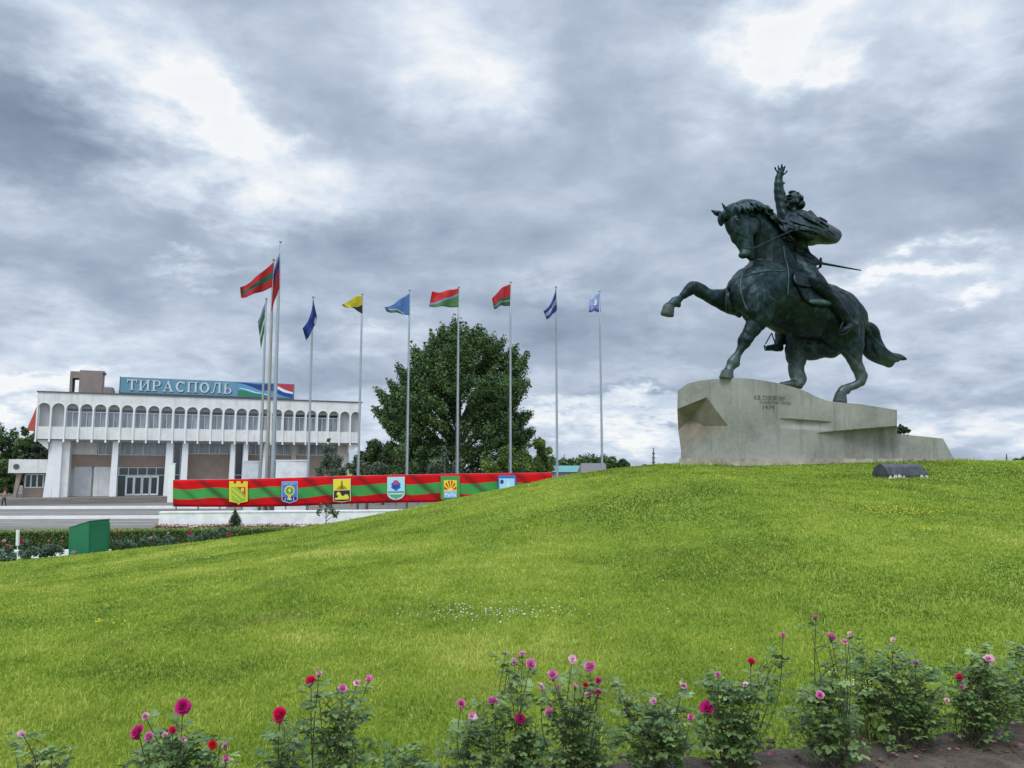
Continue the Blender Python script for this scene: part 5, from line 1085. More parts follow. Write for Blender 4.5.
# mane
mn = MB()
ridge_ = [(735, 205, -.95), (743, 201.5, -.85), (752, 202, -.74), (760, 206, -.66), (768, 213, -.58), (775, 221, -.5), (780, 232, -.45)]
stube(mn, [(a + .5, b + 3.5, d, 5.6, .24) for a, b, d in ridge_], seg=10)
for i in range(48):
    f = i / 47; s = spline(ridge_, 6); a = s[int(f * (len(s) - 1))]; L_ = random.uniform(5, 13) * (1.0 if f < .3 else .9); w_ = random.uniform(.9, 1.9)
    x0, y0, d0 = a; bx_ = random.uniform(1, 6) + 2 * f
    side = -.30 - .06 * (i % 3)
    stube(mn, [(x0, y0 + 1, d0 - .05, w_, .05), (x0 + bx_ + random.uniform(-1, 2), y0 + L_ * .3, d0 + side * .75, w_ * 1.25, .06), (x0 + bx_ * 1.6 + random.uniform(-2, 2), y0 + L_ * .7, d0 + side * 1.05, w_, .05), (x0 + bx_ * 2 + random.uniform(-2, 3), y0 + L_, d0 + side * 1.0, .5, .02)], seg=7, k=3)
for i in range(7):      # forelock
    x0 = 726 + i * 2.2; stube(mn, [(x0 + 8, 204.5 + i * .3, -.95, 2.2, .08), (x0 + 2, 208 + random.uniform(-1, 1), -1.1, 2.6, .08), (x0 - 3 + i * .6, 214 + random.uniform(-1, 2), -1.12, 2.2, .07), (x0 - 5 + i, 221 + random.uniform(-3, 3), -1.08, .8, .03)], seg=7, k=3)
stube(mn, [(722, 214, -.95, 3, .12), (720.5, 220, -1.0, 3.2, .10), (721.5, 226, -1.0, 1.6, .06)], seg=8)
sculpt(mn, 'mane', .022, 1, M_BRZ, stt)
# tail
tl_ = MB()
stube(tl_, [(860, 329, .78, 6, .2), (867, 326.5, .85, 5.6, .2), (873, 331, .92, 6.0, .2), (876, 340, .98, 5.4, .2), (881, 350, 1.05, 5.6, .2), (889, 355.5, 1.1, 4.2, .18), (897, 356.5, 1.15, 3.4, .13), (902, 358, 1.2, 3.0, .1), (907, 359.4, 1.2, .8, .05)], seg=12)
stube(tl_, [(866, 331, .8, 5, .18), (866.5, 343, .86, 5.5, .18), (868, 353, .92, 4.8, .18), (876, 359, 1.0, 4.2, .16), (885, 363, 1.06, 3.4, .12), (890, 365, 1.1, 3.0, .1), (894, 361.5, 1.1, 1.6, .05)], seg=10)
for i in range(14):
    o1 = random.uniform(-4, 5); o2 = random.uniform(-5, 6)
    stube(tl_, [(867 + o1 * .4, 328 + abs(o1) * .5, .62, 1.5, .06), (873 + o1 * .6, 340 + o1 * .3, .72, 1.9, .07), (880 + o1 * .4, 350 + o2 * .9, .80, 1.8, .07), (889 + o1, 357 + o2 * .8, .95, 1.3, .05), (897 + o1, 359 + o2 * .5, 1.05, .5, .03)], seg=6, k=3)
sball(tl_, 873, 349, .95, 5, 6, .12, rot=30)
sculpt(tl_, 'tail', .03, 2, M_BRZ, stt)
# tack: bridle, reins, breast strap, girth line
strap('bridle', [(731, 228), (737, 232), (745, 236), (752, 238), (757, 237)], .016, M_BRZ, off=.005); strap('bridle', [(748, 214), (750.5, 226), (752, 238), (753, 249)], .016, M_BRZ, off=.005); strap('bridle', [(740, 246), (746, 248), (752, 249)], .016, M_BRZ, off=.005)
mb = MB(); sp = spline([(752, 249, -1.25), (764, 243.5, -1.2), (780, 236, -1.05), (796, 229, -.92)], 5); mb.tube([S(*s) for s in sp], .022, 6); mb.obj('rein', M_BRZ, stt)
strap('breast_strap', [(743, 272), (741.5, 279), (740.5, 288), (743, 300), (748, 311)], .026, M_PAT); strap('breast_strap', [(745, 276), (757, 272.5), (772, 270.5), (785, 271)], .022, M_PAT)
strap('girth', [(783.5, 246), (785, 258), (788, 268), (788.5, 282), (787.5, 296)], .024, M_PAT)
strap('leg_band', [(727.5, 286), (726, 296), (726, 306), (727, 313)], .018, M_PAT)
# saddle cloth with flaring tails
def slab(name, rows, th, m, sub=2, parent=stt):
    mb = MB(); mb.grid(rows); o = mb.obj(name, m, parent, smooth=True)
    s_ = o.modifiers.new('sub', 'SUBSURF'); s_.levels = sub; s_.render_levels = sub
    t_ = o.modifiers.new('th', 'SOLIDIFY'); t_.thickness = th; t_.offset = 0; return o
slab('saddle_cloth', [[onhorse(x, y, o) for x, y, o in r] for r in
    ([(794, 276, .04), (801, 279, .06), (811, 281, .10), (818, 284, .10)], [(795.5, 283, .08), (803, 286, .12), (814, 289, .14), (824, 294, .12)], [(799, 290, .06), (806, 294, .10), (817, 298, .16), (829, 301, .16)], [(803, 299, .05), (809, 303.5, .12), (820, 306.5, .24), (835, 306, .24)])], .05, M_BRZ)
slab('coat_tail', [[onhorse(x, y, o) for x, y, o in r] for r in
    ([(794, 270, .10), (803, 272, .14), (812, 276, .12)], [(793, 279, .13), (803, 281.5, .20), (813, 284.5, .16)], [(795, 285, .14), (803, 286.5, .24), (812, 288, .2)])], .05, M_BRZ)
slab('cloth_lining', [[onhorse(x, y, o) for x, y, o in r] for r in
    ([(808, 300, .28), (818, 298.5, .30), (829, 300.5, .28)], [(809, 303.5, .30), (820, 304, .34), (834, 305.5, .28)])], .03, M_PAT, 1)
# ---- rider: one continuous figure
rb_ = MB()
stube(rb_, [(800, 268, .05, 12.5, .44), (799.5, 258, .03, 12.0, .42), (797.5, 249, 0, 10.2, .36), (796.5, 238, -.03, 11.8, .40), (797, 227, -.02, 14, .47), (797, 218, 0, 12, .46), (794, 212, 0, 5.5, .2), (793, 207, 0, 4.8, .17)], seg=18)
# head: skull, jaw, nose, brow, hair
sball(rb_, 794.5, 200, -.02, 7.8, 8.6, .25); sball(rb_, 790.5, 204.5, -.05, 5.4, 4.8, .17); sball(rb_, 789, 208, -.06, 3.0, 2.2, .10)
stube(rb_, [(787.2, 196.5, -.12, 1.2), (785.9, 199.5, -.14, 1.4), (785.0, 202, -.15, 1.6)], seg=8, k=2)
sball(rb_, 788.5, 196, -.14, 3.0, 1.1, .12); sball(rb_, 787.3, 205, -.12, 1.6, .9, .09); sball(rb_, 787.3, 206.8, -.12, 1.5, .7, .08)
sball(rb_, 792, 202, -.19, 3.2, 2.6, .07); sball(rb_, 797.5, 201.5, -.26, 1.2, 2.2, .05)     # cheek, ear
# raised far arm, cuff, hand
stube(rb_, [(788, 220, .38, 8, .26), (784, 213, .45, 7.0, .22), (781.3, 204, .5, 6.1, .19), (779.8, 195, .52, 5.8, .18), (778.8, 188, .52, 5.0, .16), (778.6, 180, .52, 4.4, .13), (779.6, 174.5, .52, 3.4, .10)], seg=14)
stube(rb_, [(779.0, 184.8, .52, 4.9, .16), (779.0, 182.5, .52, 4.6, .15)], seg=12, k=2)
stube(rb_, [(783, 183, .5, 2, .06), (785.6, 183.2, .48, .7, .03)], seg=8, k=2)
sball(rb_, 780.2, 173.6, .52, 3.9, 3.2, .10)
for pts in ([(777.4, 172.6, .52), (775.9, 170.2, .49), (774.9, 167.2, .44)], [(779.0, 171.4, .53), (778.4, 168.0, .51), (778.1, 164.4, .47)], [(781.2, 171.2, .53), (781.6, 167.6, .52), (781.7, 164.0, .48)], [(783.0, 172.0, .52), (784.4, 168.8, .50), (785.3, 165.6, .45)], [(782.6, 175.2, .48), (785.4, 173.4, .40), (787.4, 170.4, .36)]):
    stube(rb_, [(*p, 1.12) for p in pts], seg=8, k=3)
# near shoulder, arm and rein hand
stube(rb_, [(806, 217, -.42, 8, .26), (812, 222, -.55, 7, .22), (814, 230, -.68, 6.2, .2), (811, 236, -.82, 5.4, .18), (804, 234, -.92, 4.4, .15), (799.5, 230.5, -.95, 3.6, .12)], seg=14)
sball(rb_, 797, 229, -.95, 3.6, 3.4, .12)
for k in range(4): stube(rb_, [(799.5 - k * .3, 226.6 + k * 1.4, -1.05, 1.0), (796.5, 226.4 + k * 1.4, -1.09, 1.0), (794.6, 227.6 + k * 1.4, -1.03, .9)], seg=7, k=2)
stube(rb_, [(797.5, 226.5, -.98, 1.1), (795.2, 225.2, -1.04, 1.1), (793.2, 226.4, -1.04, .9)], seg=7, k=2)
stube(rb_, [(792, 238, -.5, 3.6, .12), (788, 239.5, -.62, 3.0, .1), (783.8, 238.6, -.66, 1.0, .05)], seg=9, k=3)
# near leg to the boot
stube(rb_, [(798, 262, -.22, 12, .36), (806, 271, -.5, 10.5, .30), (813.5, 279, -.72, 9, .26), (820, 286, -.80, 8.0, .24), (827, 294, -.72, 7.0, .21), (834.5, 303, -.6, 6.6, .2), (841, 311.5, -.5, 5.8, .18), (846.5, 319, -.42, 5.0, .17), (850, 323.5, -.40, 4.6, .16)], seg=16)
stube(rb_, [(856.5, 324, -.38, 4.2, .15), (850.5, 327.5, -.44, 4.8, .16), (843.5, 331, -.52, 3.4, .13), (839.5, 332.5, -.55, 1.8, .08)], seg=12)
stube(rb_, [(823, 281.5, -.78, 3, .2), (816, 289, -.82, 3, .2)], seg=10, k=3)      # boot top
# far leg and foot
stube(rb_, [(796, 262, .3, 11, .34), (790, 285, .75, 9, .26), (784, 310, .95, 8, .24), (781, 335, .98, 6.5, .2), (780, 344, .98, 6, .18)], seg=12)
stube(rb_, [(781, 346, .98, 6, .18), (773, 347.5, .9, 4, .15), (766.5, 347.5, .85, 1.8, .1)], seg=10)
def rdisp(co):
    x, y, z = co[:, 0], co[:, 1], co[:, 2]; return .012 * np.sin(x * 14 + z * 9) * np.sin(z * 15 - x * 5)
sculpt(rb_, 'rider', .026, 3, M_BRZ, stt, rdisp)
hr = MB()
for i in range(34):
    a = random.uniform(0, 6.28); 
    pts = [(796 + 6.0 * math.cos(a), 199.8 + 6.4 * math.sin(a))]
    x, y = pts[0]
    if x < 796 and y > 193.5: continue
    sball(hr, x, y, random.uniform(-.22, .2), random.uniform(1.3, 2.2), random.uniform(1.2, 2.2), .09, seg=7, rot=random.uniform(-60, 60))
sball(hr, 797.8, 200.3, .05, 5.4, 7.2, .18); stube(hr, [(788.6, 193.6, -.06, .9), (790, 192.0, -.08, 1.5), (792.5, 191.8, -.06, 1.8), (795.5, 192.8, -.04, 2.0)], seg=8); sball(hr, 801, 205, -.05, 4, 4.6, .2)
sculpt(hr, 'hair', .022, 1, M_BRZ, stt)
mb = MB()
for x, y in ((788.6, 198.0), (791.4, 198.2)): c0 = S(x, y, -.235 if x > 790 else -.19); mb.tube([c0 + Vector((-.035, 0, 0)), c0 + Vector((0, -.012, 0)), c0 + Vector((.035, 0, 0))], [.01, .028, .01], 6)
mb.obj('eyes', bpy.data.materials['bronze_black'], stt)
# coat: collar, lapels, flared skirt and sash
ct = MB()
stube(ct, [(789, 214.5, -.15, 2.4, .1), (795, 215, -.3, 2.8, .1), (801, 211.5, -.15, 2.4, .1)], seg=9)
stube(ct, [(790, 213, -.2, 2, .08), (786.5, 221, -.38, 2.4, .1), (788, 232, -.42, 2.4, .1), (792, 243, -.40, 2.0, .08)], seg=8)
stube(ct, [(796, 214, -.34, 2, .08), (793.5, 222, -.46, 2.6, .1), (793, 234, -.46, 2.4, .1), (796, 246, -.42, 2.0, .08)], seg=8)
stube(ct, [(789.5, 253.5, -.25, 2.6, .12), (799, 255.5, -.40, 3.0, .14), (809, 254.5, -.28, 2.6, .12)], seg=9)
stube(ct, [(803, 256, -.25, 6, .26), (811, 261, -.34, 6.0, .22), (817, 264, -.36, 4.4, .18)], seg=10)
stube(ct, [(792, 258, -.25, 5, .22), (790, 266, -.35, 5.5, .2), (792, 274, -.45, 4, .15)], seg=10)
for i in range(7): stube(ct, [(800 + i * 1.6, 256, -.5 + .02 * i, 1.4, .06), (803 + i * 2.0, 262 + (i % 2), -.58, 1.7, .07), (806 + i * 2.1, 268 - i * .5, -.6, .8, .04)], seg=6, k=3)
sculpt(ct, 'coat', .026, 2, M_BRZ, stt)
# cape blown back
cpr = [[(790, 213, .05), (798, 211, .1), (806, 213, .15), (815, 217, .25), (824, 222, .35), (833, 227, .45), (839, 230.5, .5)],
       [(788, 218, -.45), (797, 215.5, -.55), (807, 217, -.72), (817, 221, -.65), (827, 225.5, -.4), (835, 229.5, -.1), (841, 233, .15)],
       [(786, 224, -.58), (796, 221.5, -.80), (807, 223, -1.0), (817, 226.5, -.9), (828, 231, -.6), (836, 235, -.25), (841.3, 237, .1)],
       [(785, 230, -.62), (794, 228, -.9), (805, 229.5, -1.1), (816, 231, -1.02), (827, 235.5, -.72), (835, 240, -.35), (838, 241.5, .0)],
       [(786, 233, -.55), (795, 232, -.75), (806, 233.5, -.9), (816, 235.5, -.8), (826, 241, -.5), (831, 244, -.2), (834.5, 243.5, .1)],
       [(790, 233, -.3), (798, 234, -.35), (808, 238, -.25), (817, 243, -.1), (823, 245, .1), (828, 244.5, .25), (831, 242, .35)],
       [(797, 240, .2), (802, 243, .2), (808, 245.5, .2), (814, 245, .3), (820, 242, .35), (826, 239, .4), (829, 237, .45)]]
rr_ = random.Random(3)
slab('cape', [[S(x, y, d + .10 * math.sin(i * 2.4 + j * 1.7)) for j, (x, y, d) in enumerate(r)] for i, r in enumerate(cpr)], .06, M_BRZ, 2)
# folds on the cape
fd = MB()
stube(fd, [(818, 219, .2, 3, .12), (823, 221, .25, 2.6, .1), (827.5, 222, .28, .8, .04)], seg=8, k=3)
stube(fd, [(788, 236, -.62, 3.2, .1), (783.5, 238, -.7, 2.6, .1), (782, 242, -.66, 1.0, .05)], seg=8, k=3)
for pts in ([(789, 221, -.58), (799, 224, -.92), (812, 227.5, -1.0), (827, 232, -.66)], [(797, 213.5, -.35), (808, 219, -.86), (820, 225.5, -.82), (834, 235, -.35)], [(787, 228, -.70), (800, 229.5, -1.06), (814, 231.5, -1.07), (828, 238, -.72)], [(806, 214.5, -.4), (816, 219, -.62), (828, 227, -.45)], [(787, 225, -.62), (791, 230, -.82), (796, 233, -.82)]):
    stube(fd, [(x, y, d, 1.3, .06) for x, y, d in pts], seg=7)
sculpt(fd, 'cape_fold', .025, 1, M_BRZ, stt)
# sword: guard, hilt, scabbard
sw_ = empty('sword', S(816, 263, -.4)); sw_.parent = stt; sw_.matrix_parent_inverse = Matrix.Translation(stt.location).inverted()
def sub(mb, nm, m=M_BRZ): o = link(nm, mb.mesh(nm), m, None, True); o.parent = stt; o.matrix_parent_inverse = Matrix.Translation(stt.location).inverted(); return o
bpy.data.objects.remove(sw_)
mb = MB(); a, b = S(821, 263.2, -.42), S(860.5, 270.3, .1); mb.tube([a, b, b + (b - a).normalized() * .03], [.045, .022, .008], 8); sub(mb, 'sword_blade')
mb = MB(); mb.tube([S(*s) for s in spline([(809, 262.5, -.5), (814, 263, -.48), (819, 263, -.44), (822, 263.4, -.42)], 4)], .05, 8); mb.tube([S(820.2, 267.5, -.44), S(820.6, 263.5, -.44), S(820.8, 257.8, -.44)], [.04, .055, .035], 8); mb.tube([S(*s) for s in spline([(820.4, 267, -.44), (815, 269.5, -.5), (809.5, 265.5, -.52)], 5)], .03, 7); sub(mb, 'sword_hilt')
# stirrups
mb = MB(); mb.tube([S(771.6, 333, .9), S(765.5, 344, .88)], .02, 6); mb.tube([S(771.6, 333, .9), S(775, 343, .9)], .02, 6); mb.tube([S(764.5, 345, .88), S(765, 350, .88), S(776, 350, .92)], .03, 6); mb.obj('stirrup', M_BRZ, stt)
mb = MB(); mb.tube([S(*s) for s in spline([(843, 322, -.7), (840, 329, -.72), (838.5, 334.5, -.66), (846, 333.5, -.66), (850, 328, -.66)], 4)], .025, 6); mb.obj('stirrup', M_BRZ, stt)
# ---------------------------------------------------------------- roses in the bed
soil = MB(); rows = []
for x in np.arange(-4, 8.01, .06):
    e = float(bed_edge(x)) + .02 * math.sin(x * 9) + .015 * math.sin(x * 23); n = 44
    rows.append([(x, 1.5 + (e - 1.5) * j / n, Hs(x, 1.5 + (e - 1.5) * j / n) + (.012 + .016 * math.sin(x * 11 + j * .7) * math.sin(j * .9 - x * 4) + random.uniform(-.008, .008)) * (0 if j == n else 1) + (.032 if j < n - 1 else -.015)) for j in range(n + 1)])
soil.grid(rows, flip=True); M_SOIL = mat('soil', (.20, .15, .11), .95, col2=(.085, .062, .046), scale=9, bump=1.0, bscale=40)
tag(soil.obj('soil_bed', M_SOIL, smooth=True), kind='structure')
cl = MB()
for _ in range(2600):
    x = random.uniform(-1.0, 5.2); y = random.uniform(3.2, float(bed_edge(x))); s = random.choice([.005, .007, .01, .016]); z = Hs(x, y) + .038
    cl.tube([(x, y, z - s * .3), (x + random.uniform(-s, s) * .3, y, z + s * .3), (x, y, z + s * .9)], [s, s * 1.1, s * .5], 5)
tag(cl.obj('soil_crumbs', M_SOIL), 'crumbs and small clods of dark soil in the flower bed', 'soil crumbs', kind='stuff')
M_STEM = mat('rose_stem', (.085, .13, .04), .6, col2=(.09, .05, .035), scale=5)
M_RLEAF = leafmat('rose_leaf', (.045, .105, .030), (.29, .41, .14), .28, rough=.42)
PINK, MAG, ROSE, PALE, SCAR = 'pink', 'magenta', 'rose', 'pale', 'scarlet'
PETC = {PINK: ((.55, .05, .26), (.85, .42, .62)), MAG: ((.50, .01, .17), (.74, .04, .30)), ROSE: ((.55, .008, .05), (.80, .03, .16)), PALE: ((.62, .18, .34), (.88, .66, .72)), SCAR: ((.50, .01, .015), (.75, .03, .03))}
PETM = {k: leafmat('petal_' + k, a, b, .3, rough=.55) for k, (a, b) in PETC.items()}
def leaflet(V, F, T, c, d, nrm, L_, tone):
    """folded oval leaflet from c along d"""
    d = d.normalized(); sdir = d.cross(nrm); sdir.normalize(); up_ = sdir.cross(d).normalized(); w_ = L_ * .36; b = len(V)
    prof = [(0, 0), (.18, .72), (.45, 1.0), (.75, .72), (1, 0)]
    for t, k in prof:
        cen = c + d * (L_ * t) - up_ * (L_ * .22 * t * t); V.append(cen)
        if 0 < t < 1: V.append(cen + sdir * w_ * k + up_ * w_ * .34 * k); V.append(cen - sdir * w_ * k + up_ * w_ * .34 * k)
    # indices: 0 base, (1,2,3), (4,5,6), (7,8,9), 10 tip
    F += [(b, b + 2, b + 1), (b, b + 1, b + 3), (b + 1, b + 2, b + 5), (b + 1, b + 5, b + 4), (b + 1, b + 4, b + 6), (b + 1, b + 6, b + 3), (b + 4, b + 5, b + 8), (b + 4, b + 8, b + 7), (b + 4, b + 7, b + 9), (b + 4, b + 9, b + 6), (b + 7, b + 8, b + 10), (b + 7, b + 10, b + 9)]
    T += [tone] * 11
def rleaf(V, F, T, at, dr, size):
    """compound rose leaf: three or five leaflets on a stalk"""
    dr = dr.normalized(); side = dr.cross(Vector((0, 0, 1))); side = side.normalized() if side.length > .05 else Vector((1, 0, 0)); up_ = side.cross(dr)
    tn = min(1, max(0, random.gauss(.45, .22))); nrm = (up_ + Vector((random.uniform(-.5, .5), random.uniform(-.5, .5), random.uniform(0, .5)))).normalized()
    L_ = size
    leaflet(V, F, T, at + dr * L_ * 1.3, dr, nrm, L_, tn)
    for s_ in (-1, 1):
        leaflet(V, F, T, at + dr * L_ * 1.15, dr * .45 + side * s_, nrm, L_ * .88, min(1, max(0, tn + random.gauss(0, .1))))
        if random.random() < .6: leaflet(V, F, T, at + dr * L_ * .45, dr * .3 + side * s_, nrm, L_ * .72, min(1, max(0, tn + random.gauss(0, .1))))
def blossom(par, c, r, colr, up_=None, spent=False):
    up_ = (up_ or Vector((random.uniform(-.7, .7), random.uniform(-1.0, .1), .8))).normalized(); V = []; F = []; T = []
    a_ = up_.orthogonal().normalized(); b_2 = up_.cross(a_)
    rings = [(3, .18, .80), (4, .55, .92), (5, .95, 1.0), (6, 1.35, 1.05), (5, 1.75, 1.0)] if not spent else [(3, .5, .75), (4, 1.15, 1.0), (4, 1.8, 1.1)]
    for ri, (n, ph, rad) in enumerate(rings):
        for k in range(n):
            if spent and random.random() < .22: continue
            th = 2 * math.pi * (k + .37 * ri) / n + random.uniform(-.25, .25); dr = a_ * math.cos(th) + b_2 * math.sin(th); sd_ = up_.cross(dr); b = len(V)
            p_ = ph + random.uniform(-.14, .14) * (2.2 if spent else 1); rr = rad * r * random.uniform(.82, 1.12); w_ = rr * (1.15 * math.sin(min(p_, 1.57)) * 3.1 / n + .26)
            dd_ = lambda a: up_ * math.cos(a) + dr * math.sin(a)
            pts = [c + up_ * (-.2 * r), c + dd_(p_ + .1) * rr * .6 + sd_ * w_ * .8, c + dd_(p_) * rr * .95 + sd_ * w_ * .7, c + dd_(p_ - .05) * rr * 1.12, c + dd_(p_) * rr * .95 - sd_ * w_ * .7, c + dd_(p_ + .1) * rr * .6 - sd_ * w_ * .8, c + dd_(p_ + .05) * rr * .84]
            V += pts; F += [(b, b + 1, b + 6), (b + 1, b + 2, b + 6), (b + 2, b + 3, b + 6), (b + 3, b + 4, b + 6), (b + 4, b + 5, b + 6), (b + 5, b, b + 6)]
            tn = min(1, max(0, random.gauss(.40 + .08 * ri, .2 if not spent else .35))); T += [tn * .4] + [tn] * 5 + [tn * .6]
    me = npmesh('blossom', np.array([tuple(v) for v in V]), np.array(F), 3); attr(me, 'tone', T); o = link('blossom', me, PETM[colr], par, smooth=True)
    return o
def ground_y(px, py):
    d = P(px, py, 1.0) - Vector((0, 0, EYE)); y = 2.0
    while y < 40 and EYE + d.z * y > Hs(d.x * y, y) + .01: y += .01
    return y
def rose_bush(lab, bpx, bpy_, crown, blooms, leaves, canes=6, lsize=.037, Yb=None):
    """crown: list of (px, py, r px) masses of leaves; blooms: (px, py, colour, r px[, spent])"""
    Y0 = Yb or ground_y(bpx, min(bpy_, 900)); base = P(bpx, bpy_, Y0); base.z = Hs(base.x, Y0)
    t = empty('rose_bush', base, lab, 'rose bush', 'rose bushes in the foreground bed'); k = Y0 / FP
    sm = MB(); V = []; F = []; T = []
    def cane(tgt, r0=.0036, leafy=True, nl=0):
        b0 = base + Vector((random.uniform(-.08, .08), random.uniform(-.06, .06), -.01)); mid = b0.lerp(tgt, .5) + Vector((random.uniform(-.04, .04), random.uniform(-.04, .04), .03)) 
        mid.x = b0.x * .3 + tgt.x * .7 + random.uniform(-.05, .05)
        pts = [Vector(s) for s in spline([tuple(b0), tuple(mid), tuple(tgt)], 6)]; sm.tube(pts, [r0 * (1 - .55 * i / len(pts)) for i in range(len(pts))], 6)
        for _ in range(nl):
            f = random.uniform(.30, .97); i = f * (len(pts) - 1); p = pts[int(i)].lerp(pts[min(int(i) + 1, len(pts) - 1)], i % 1)
            a = random.uniform(0, 6.28); rleaf(V, F, T, p, Vector((math.cos(a), math.sin(a), random.uniform(-.2, .8))), lsize * random.uniform(.7, 1.25))
        return pts
    for i, bl in enumerate(blooms):
        px, py, colr, r = bl[:4]; Yq = Y0 + random.uniform(-.24, -.06); p = P(px, py, Yq); cane(p, nl=int(4 + (bpy_ - py) * .05)); blossom(t, p, r * .72 * Yq / FP, colr, spent=len(bl) > 4)
        sm.tube([p - Vector((0, 0, r * k * .9)), p - Vector((0, 0, r * k * .35)), p], [.003, r * k * .34, r * k * .2], 6)
    tot = sum(c[2] ** 2 for c in crown)
    for (cx, cy, cr) in crown:
        cr = cr * (1.28 if bpx > 600 else 1.16)
        for _ in range(max(1, int(canes * cr * cr / tot + .5))):
            a = random.uniform(0, 6.28); f = random.random() ** .5; cane(P(cx + math.cos(a) * cr * f * .8, cy + math.sin(a) * cr * f * .8, Y0 + random.uniform(-1, 1) * cr * k * .8), nl=3)
        for _ in range(int(leaves * (.85 if bpx > 600 else .66) * cr * cr / tot)):
            a = random.uniform(0, 6.28); f = random.random() ** .5; p = P(cx + math.cos(a) * cr * f, cy + math.sin(a) * cr * f, Y0 + random.uniform(-1, 1) * cr * k * .9)
            if p.z < Hs(p.x, p.y) + .03: continue
            o = p - (base + Vector((0, 0, .25))); dr = Vector((o.x, o.y, 0)); dr = dr.normalized() if dr.length > .01 else Vector((1, 0, 0)); dr += Vector((random.uniform(-.8, .8), random.uniform(-.8, .8), random.uniform(-.2, .7)))
            q_ = p - dr.normalized() * lsize; sm.tube([q_ - dr.normalized() * lsize * 1.5 - Vector((0, 0, lsize)), q_], .0015, 4)
            rleaf(V, F, T, q_, dr, lsize * random.uniform(.7, 1.3))
    sm.obj('stem', M_STEM, t, smooth=True)
    if V:
        me = npmesh('foliage', np.array([tuple(v) for v in V]), np.array(F), 3); attr(me, 'tone', T); link('foliage', me, M_RLEAF, t, smooth=False)
    return t
rose_bush('low rose bush at the far left corner with one pale pink bloom', 35, 800, [(30, 752, 20), (55, 760, 15)], [(22, 733, PALE, 4.5, 1)], 42, 4)
rose_bush('rose bush with a large magenta bloom above a cluster of pink and red ones', 178, 830, [(150, 756, 18), (180, 748, 20), (205, 752, 20), (170, 768, 28)], [(183, 707, MAG, 9), (138, 732, MAG, 8), (149, 737, PINK, 5.5), (145.5, 716.5, PALE, 4.5), (172.5, 730, ROSE, 4.5), (165, 735, PALE, 3.5), (212.5, 744.5, SCAR, 5.5), (225.5, 745, PALE, 5, 1), (226.5, 758.5, PINK, 5.5, 1), (183.5, 739, PALE, 3.2, 1)], 120, 7)
rose_bush('single stemmed rose with one big round rose-red bloom', 284, 820, [(283, 734, 13), (284, 752, 16), (276, 765, 16)], [(280, 714.5, ROSE, 9)], 60, 3)
rose_bush('taller rose bush with a red bloom beside a small pale one on top', 330, 830, [(320, 700, 9), (340, 705, 14), (352, 715, 12), (330, 730, 16), (345, 745, 18), (325, 762, 20), (358, 690, 7)], [(311, 681, ROSE, 6.5), (319, 673, PALE, 4.5, 1), (342.5, 688.5, PINK, 5), (357, 682.5, PALE, 4, 1), (369, 678.5, PINK, 4.5, 1)], 120, 7)
rose_bush('low leafy rose bush without blooms between the taller ones', 398, 840, [(385, 760, 14), (405, 764, 18), (420, 770, 14)], [], 56, 3)
rose_bush('bushy rose with three pink blooms low on its left side', 480, 800, [(475, 720, 16), (490, 712, 12), (470, 740, 20), (495, 745, 22), (450, 762, 18), (500, 765, 22)], [(461, 703.5, PINK, 5.5), (472, 716.5, PALE, 5.5, 1), (492.5, 701, PINK, 6.5)], 130, 7)
rose_bush('slender rose stem rising tall with four small pink blooms on top', 518, 790, [(514, 675, 9), (520, 690, 9), (510, 660, 7), (518, 712, 10), (525, 735, 14), (530, 757, 18)], [(505.5, 652.5, PALE, 2.2), (522.5, 653.5, PALE, 4.5, 1), (514, 661.5, PALE, 4.5, 1), (530.5, 664, PINK, 6), (520, 718.5, MAG, 6.5)], 90, 5)
rose_bush('rose bush with many mixed pink blooms and one scarlet one', 575, 800, [(552, 695, 12), (578, 672, 9), (590, 690, 10), (562, 715, 18), (585, 725, 16), (570, 745, 24), (600, 750, 18), (545, 762, 18), (590, 765, 22)], [(541.5, 685.5, PALE, 5, 1), (553, 675, PINK, 6.5), (558, 687, PALE, 3, 1), (572.5, 659, PALE, 5, 1), (590, 666.5, PINK, 6.5), (575, 686.5, PALE, 4.5), (585.5, 685, SCAR, 3.6), (598.5, 680.5, MAG, 4), (588.5, 693.5, PALE, 5, 1), (598, 692.5, MAG, 4.2), (549.5, 712, PINK, 6)], 190, 9)
rose_bush('leafy rose bush with one pale bloom before the middle of the lawn', 660, 790, [(622, 688, 6), (634, 700, 9), (650, 712, 16), (668, 708, 14), (640, 730, 18), (665, 735, 22), (650, 755, 24), (680, 745, 14)], [(653.5, 701, PALE, 4.5, 1), (683, 684.5, PALE, 5, 1), (691, 717, PINK, 4, 1), (617, 683, PALE, 1.6)], 170, 8)
rose_bush('rose bush with a big magenta bloom low on its left', 735, 775, [(715, 685, 12), (725, 700, 18), (745, 695, 14), (722, 725, 20), (745, 730, 16), (728, 748, 22), (768, 665, 6), (765, 680, 10), (775, 660, 7)], [(706.5, 708, MAG, 8.5), (751, 661.5, ROSE, 5), (718, 674.5, PINK, 3.6), (745, 684, PALE, 3.6, 1), (783, 635, PINK, 3.4)], 180, 9)
rose_bush('tallest rose stem rising above the others, its top bud at lawn height', 832, 775, [(815, 630, 5), (830, 645, 6), (834, 665, 8), (835, 685, 9), (820, 700, 16), (805, 712, 16), (835, 715, 16), (815, 735, 18), (838, 742, 20), (845, 648, 5)], [(815.5, 617.5, PINK, 3.6), (831, 637, PINK, 6), (850, 634.5, PALE, 4, 1), (845, 641.5, PINK, 3.5, 1), (820, 695, PINK, 5)], 165, 8)
rose_bush('rose bush with airy upper leaves and few buds, right of the tallest stem', 868, 742, [(868, 652, 8), (862, 668, 10), (872, 690, 14), (858, 700, 12), (882, 672, 10)], [], 85, 5)
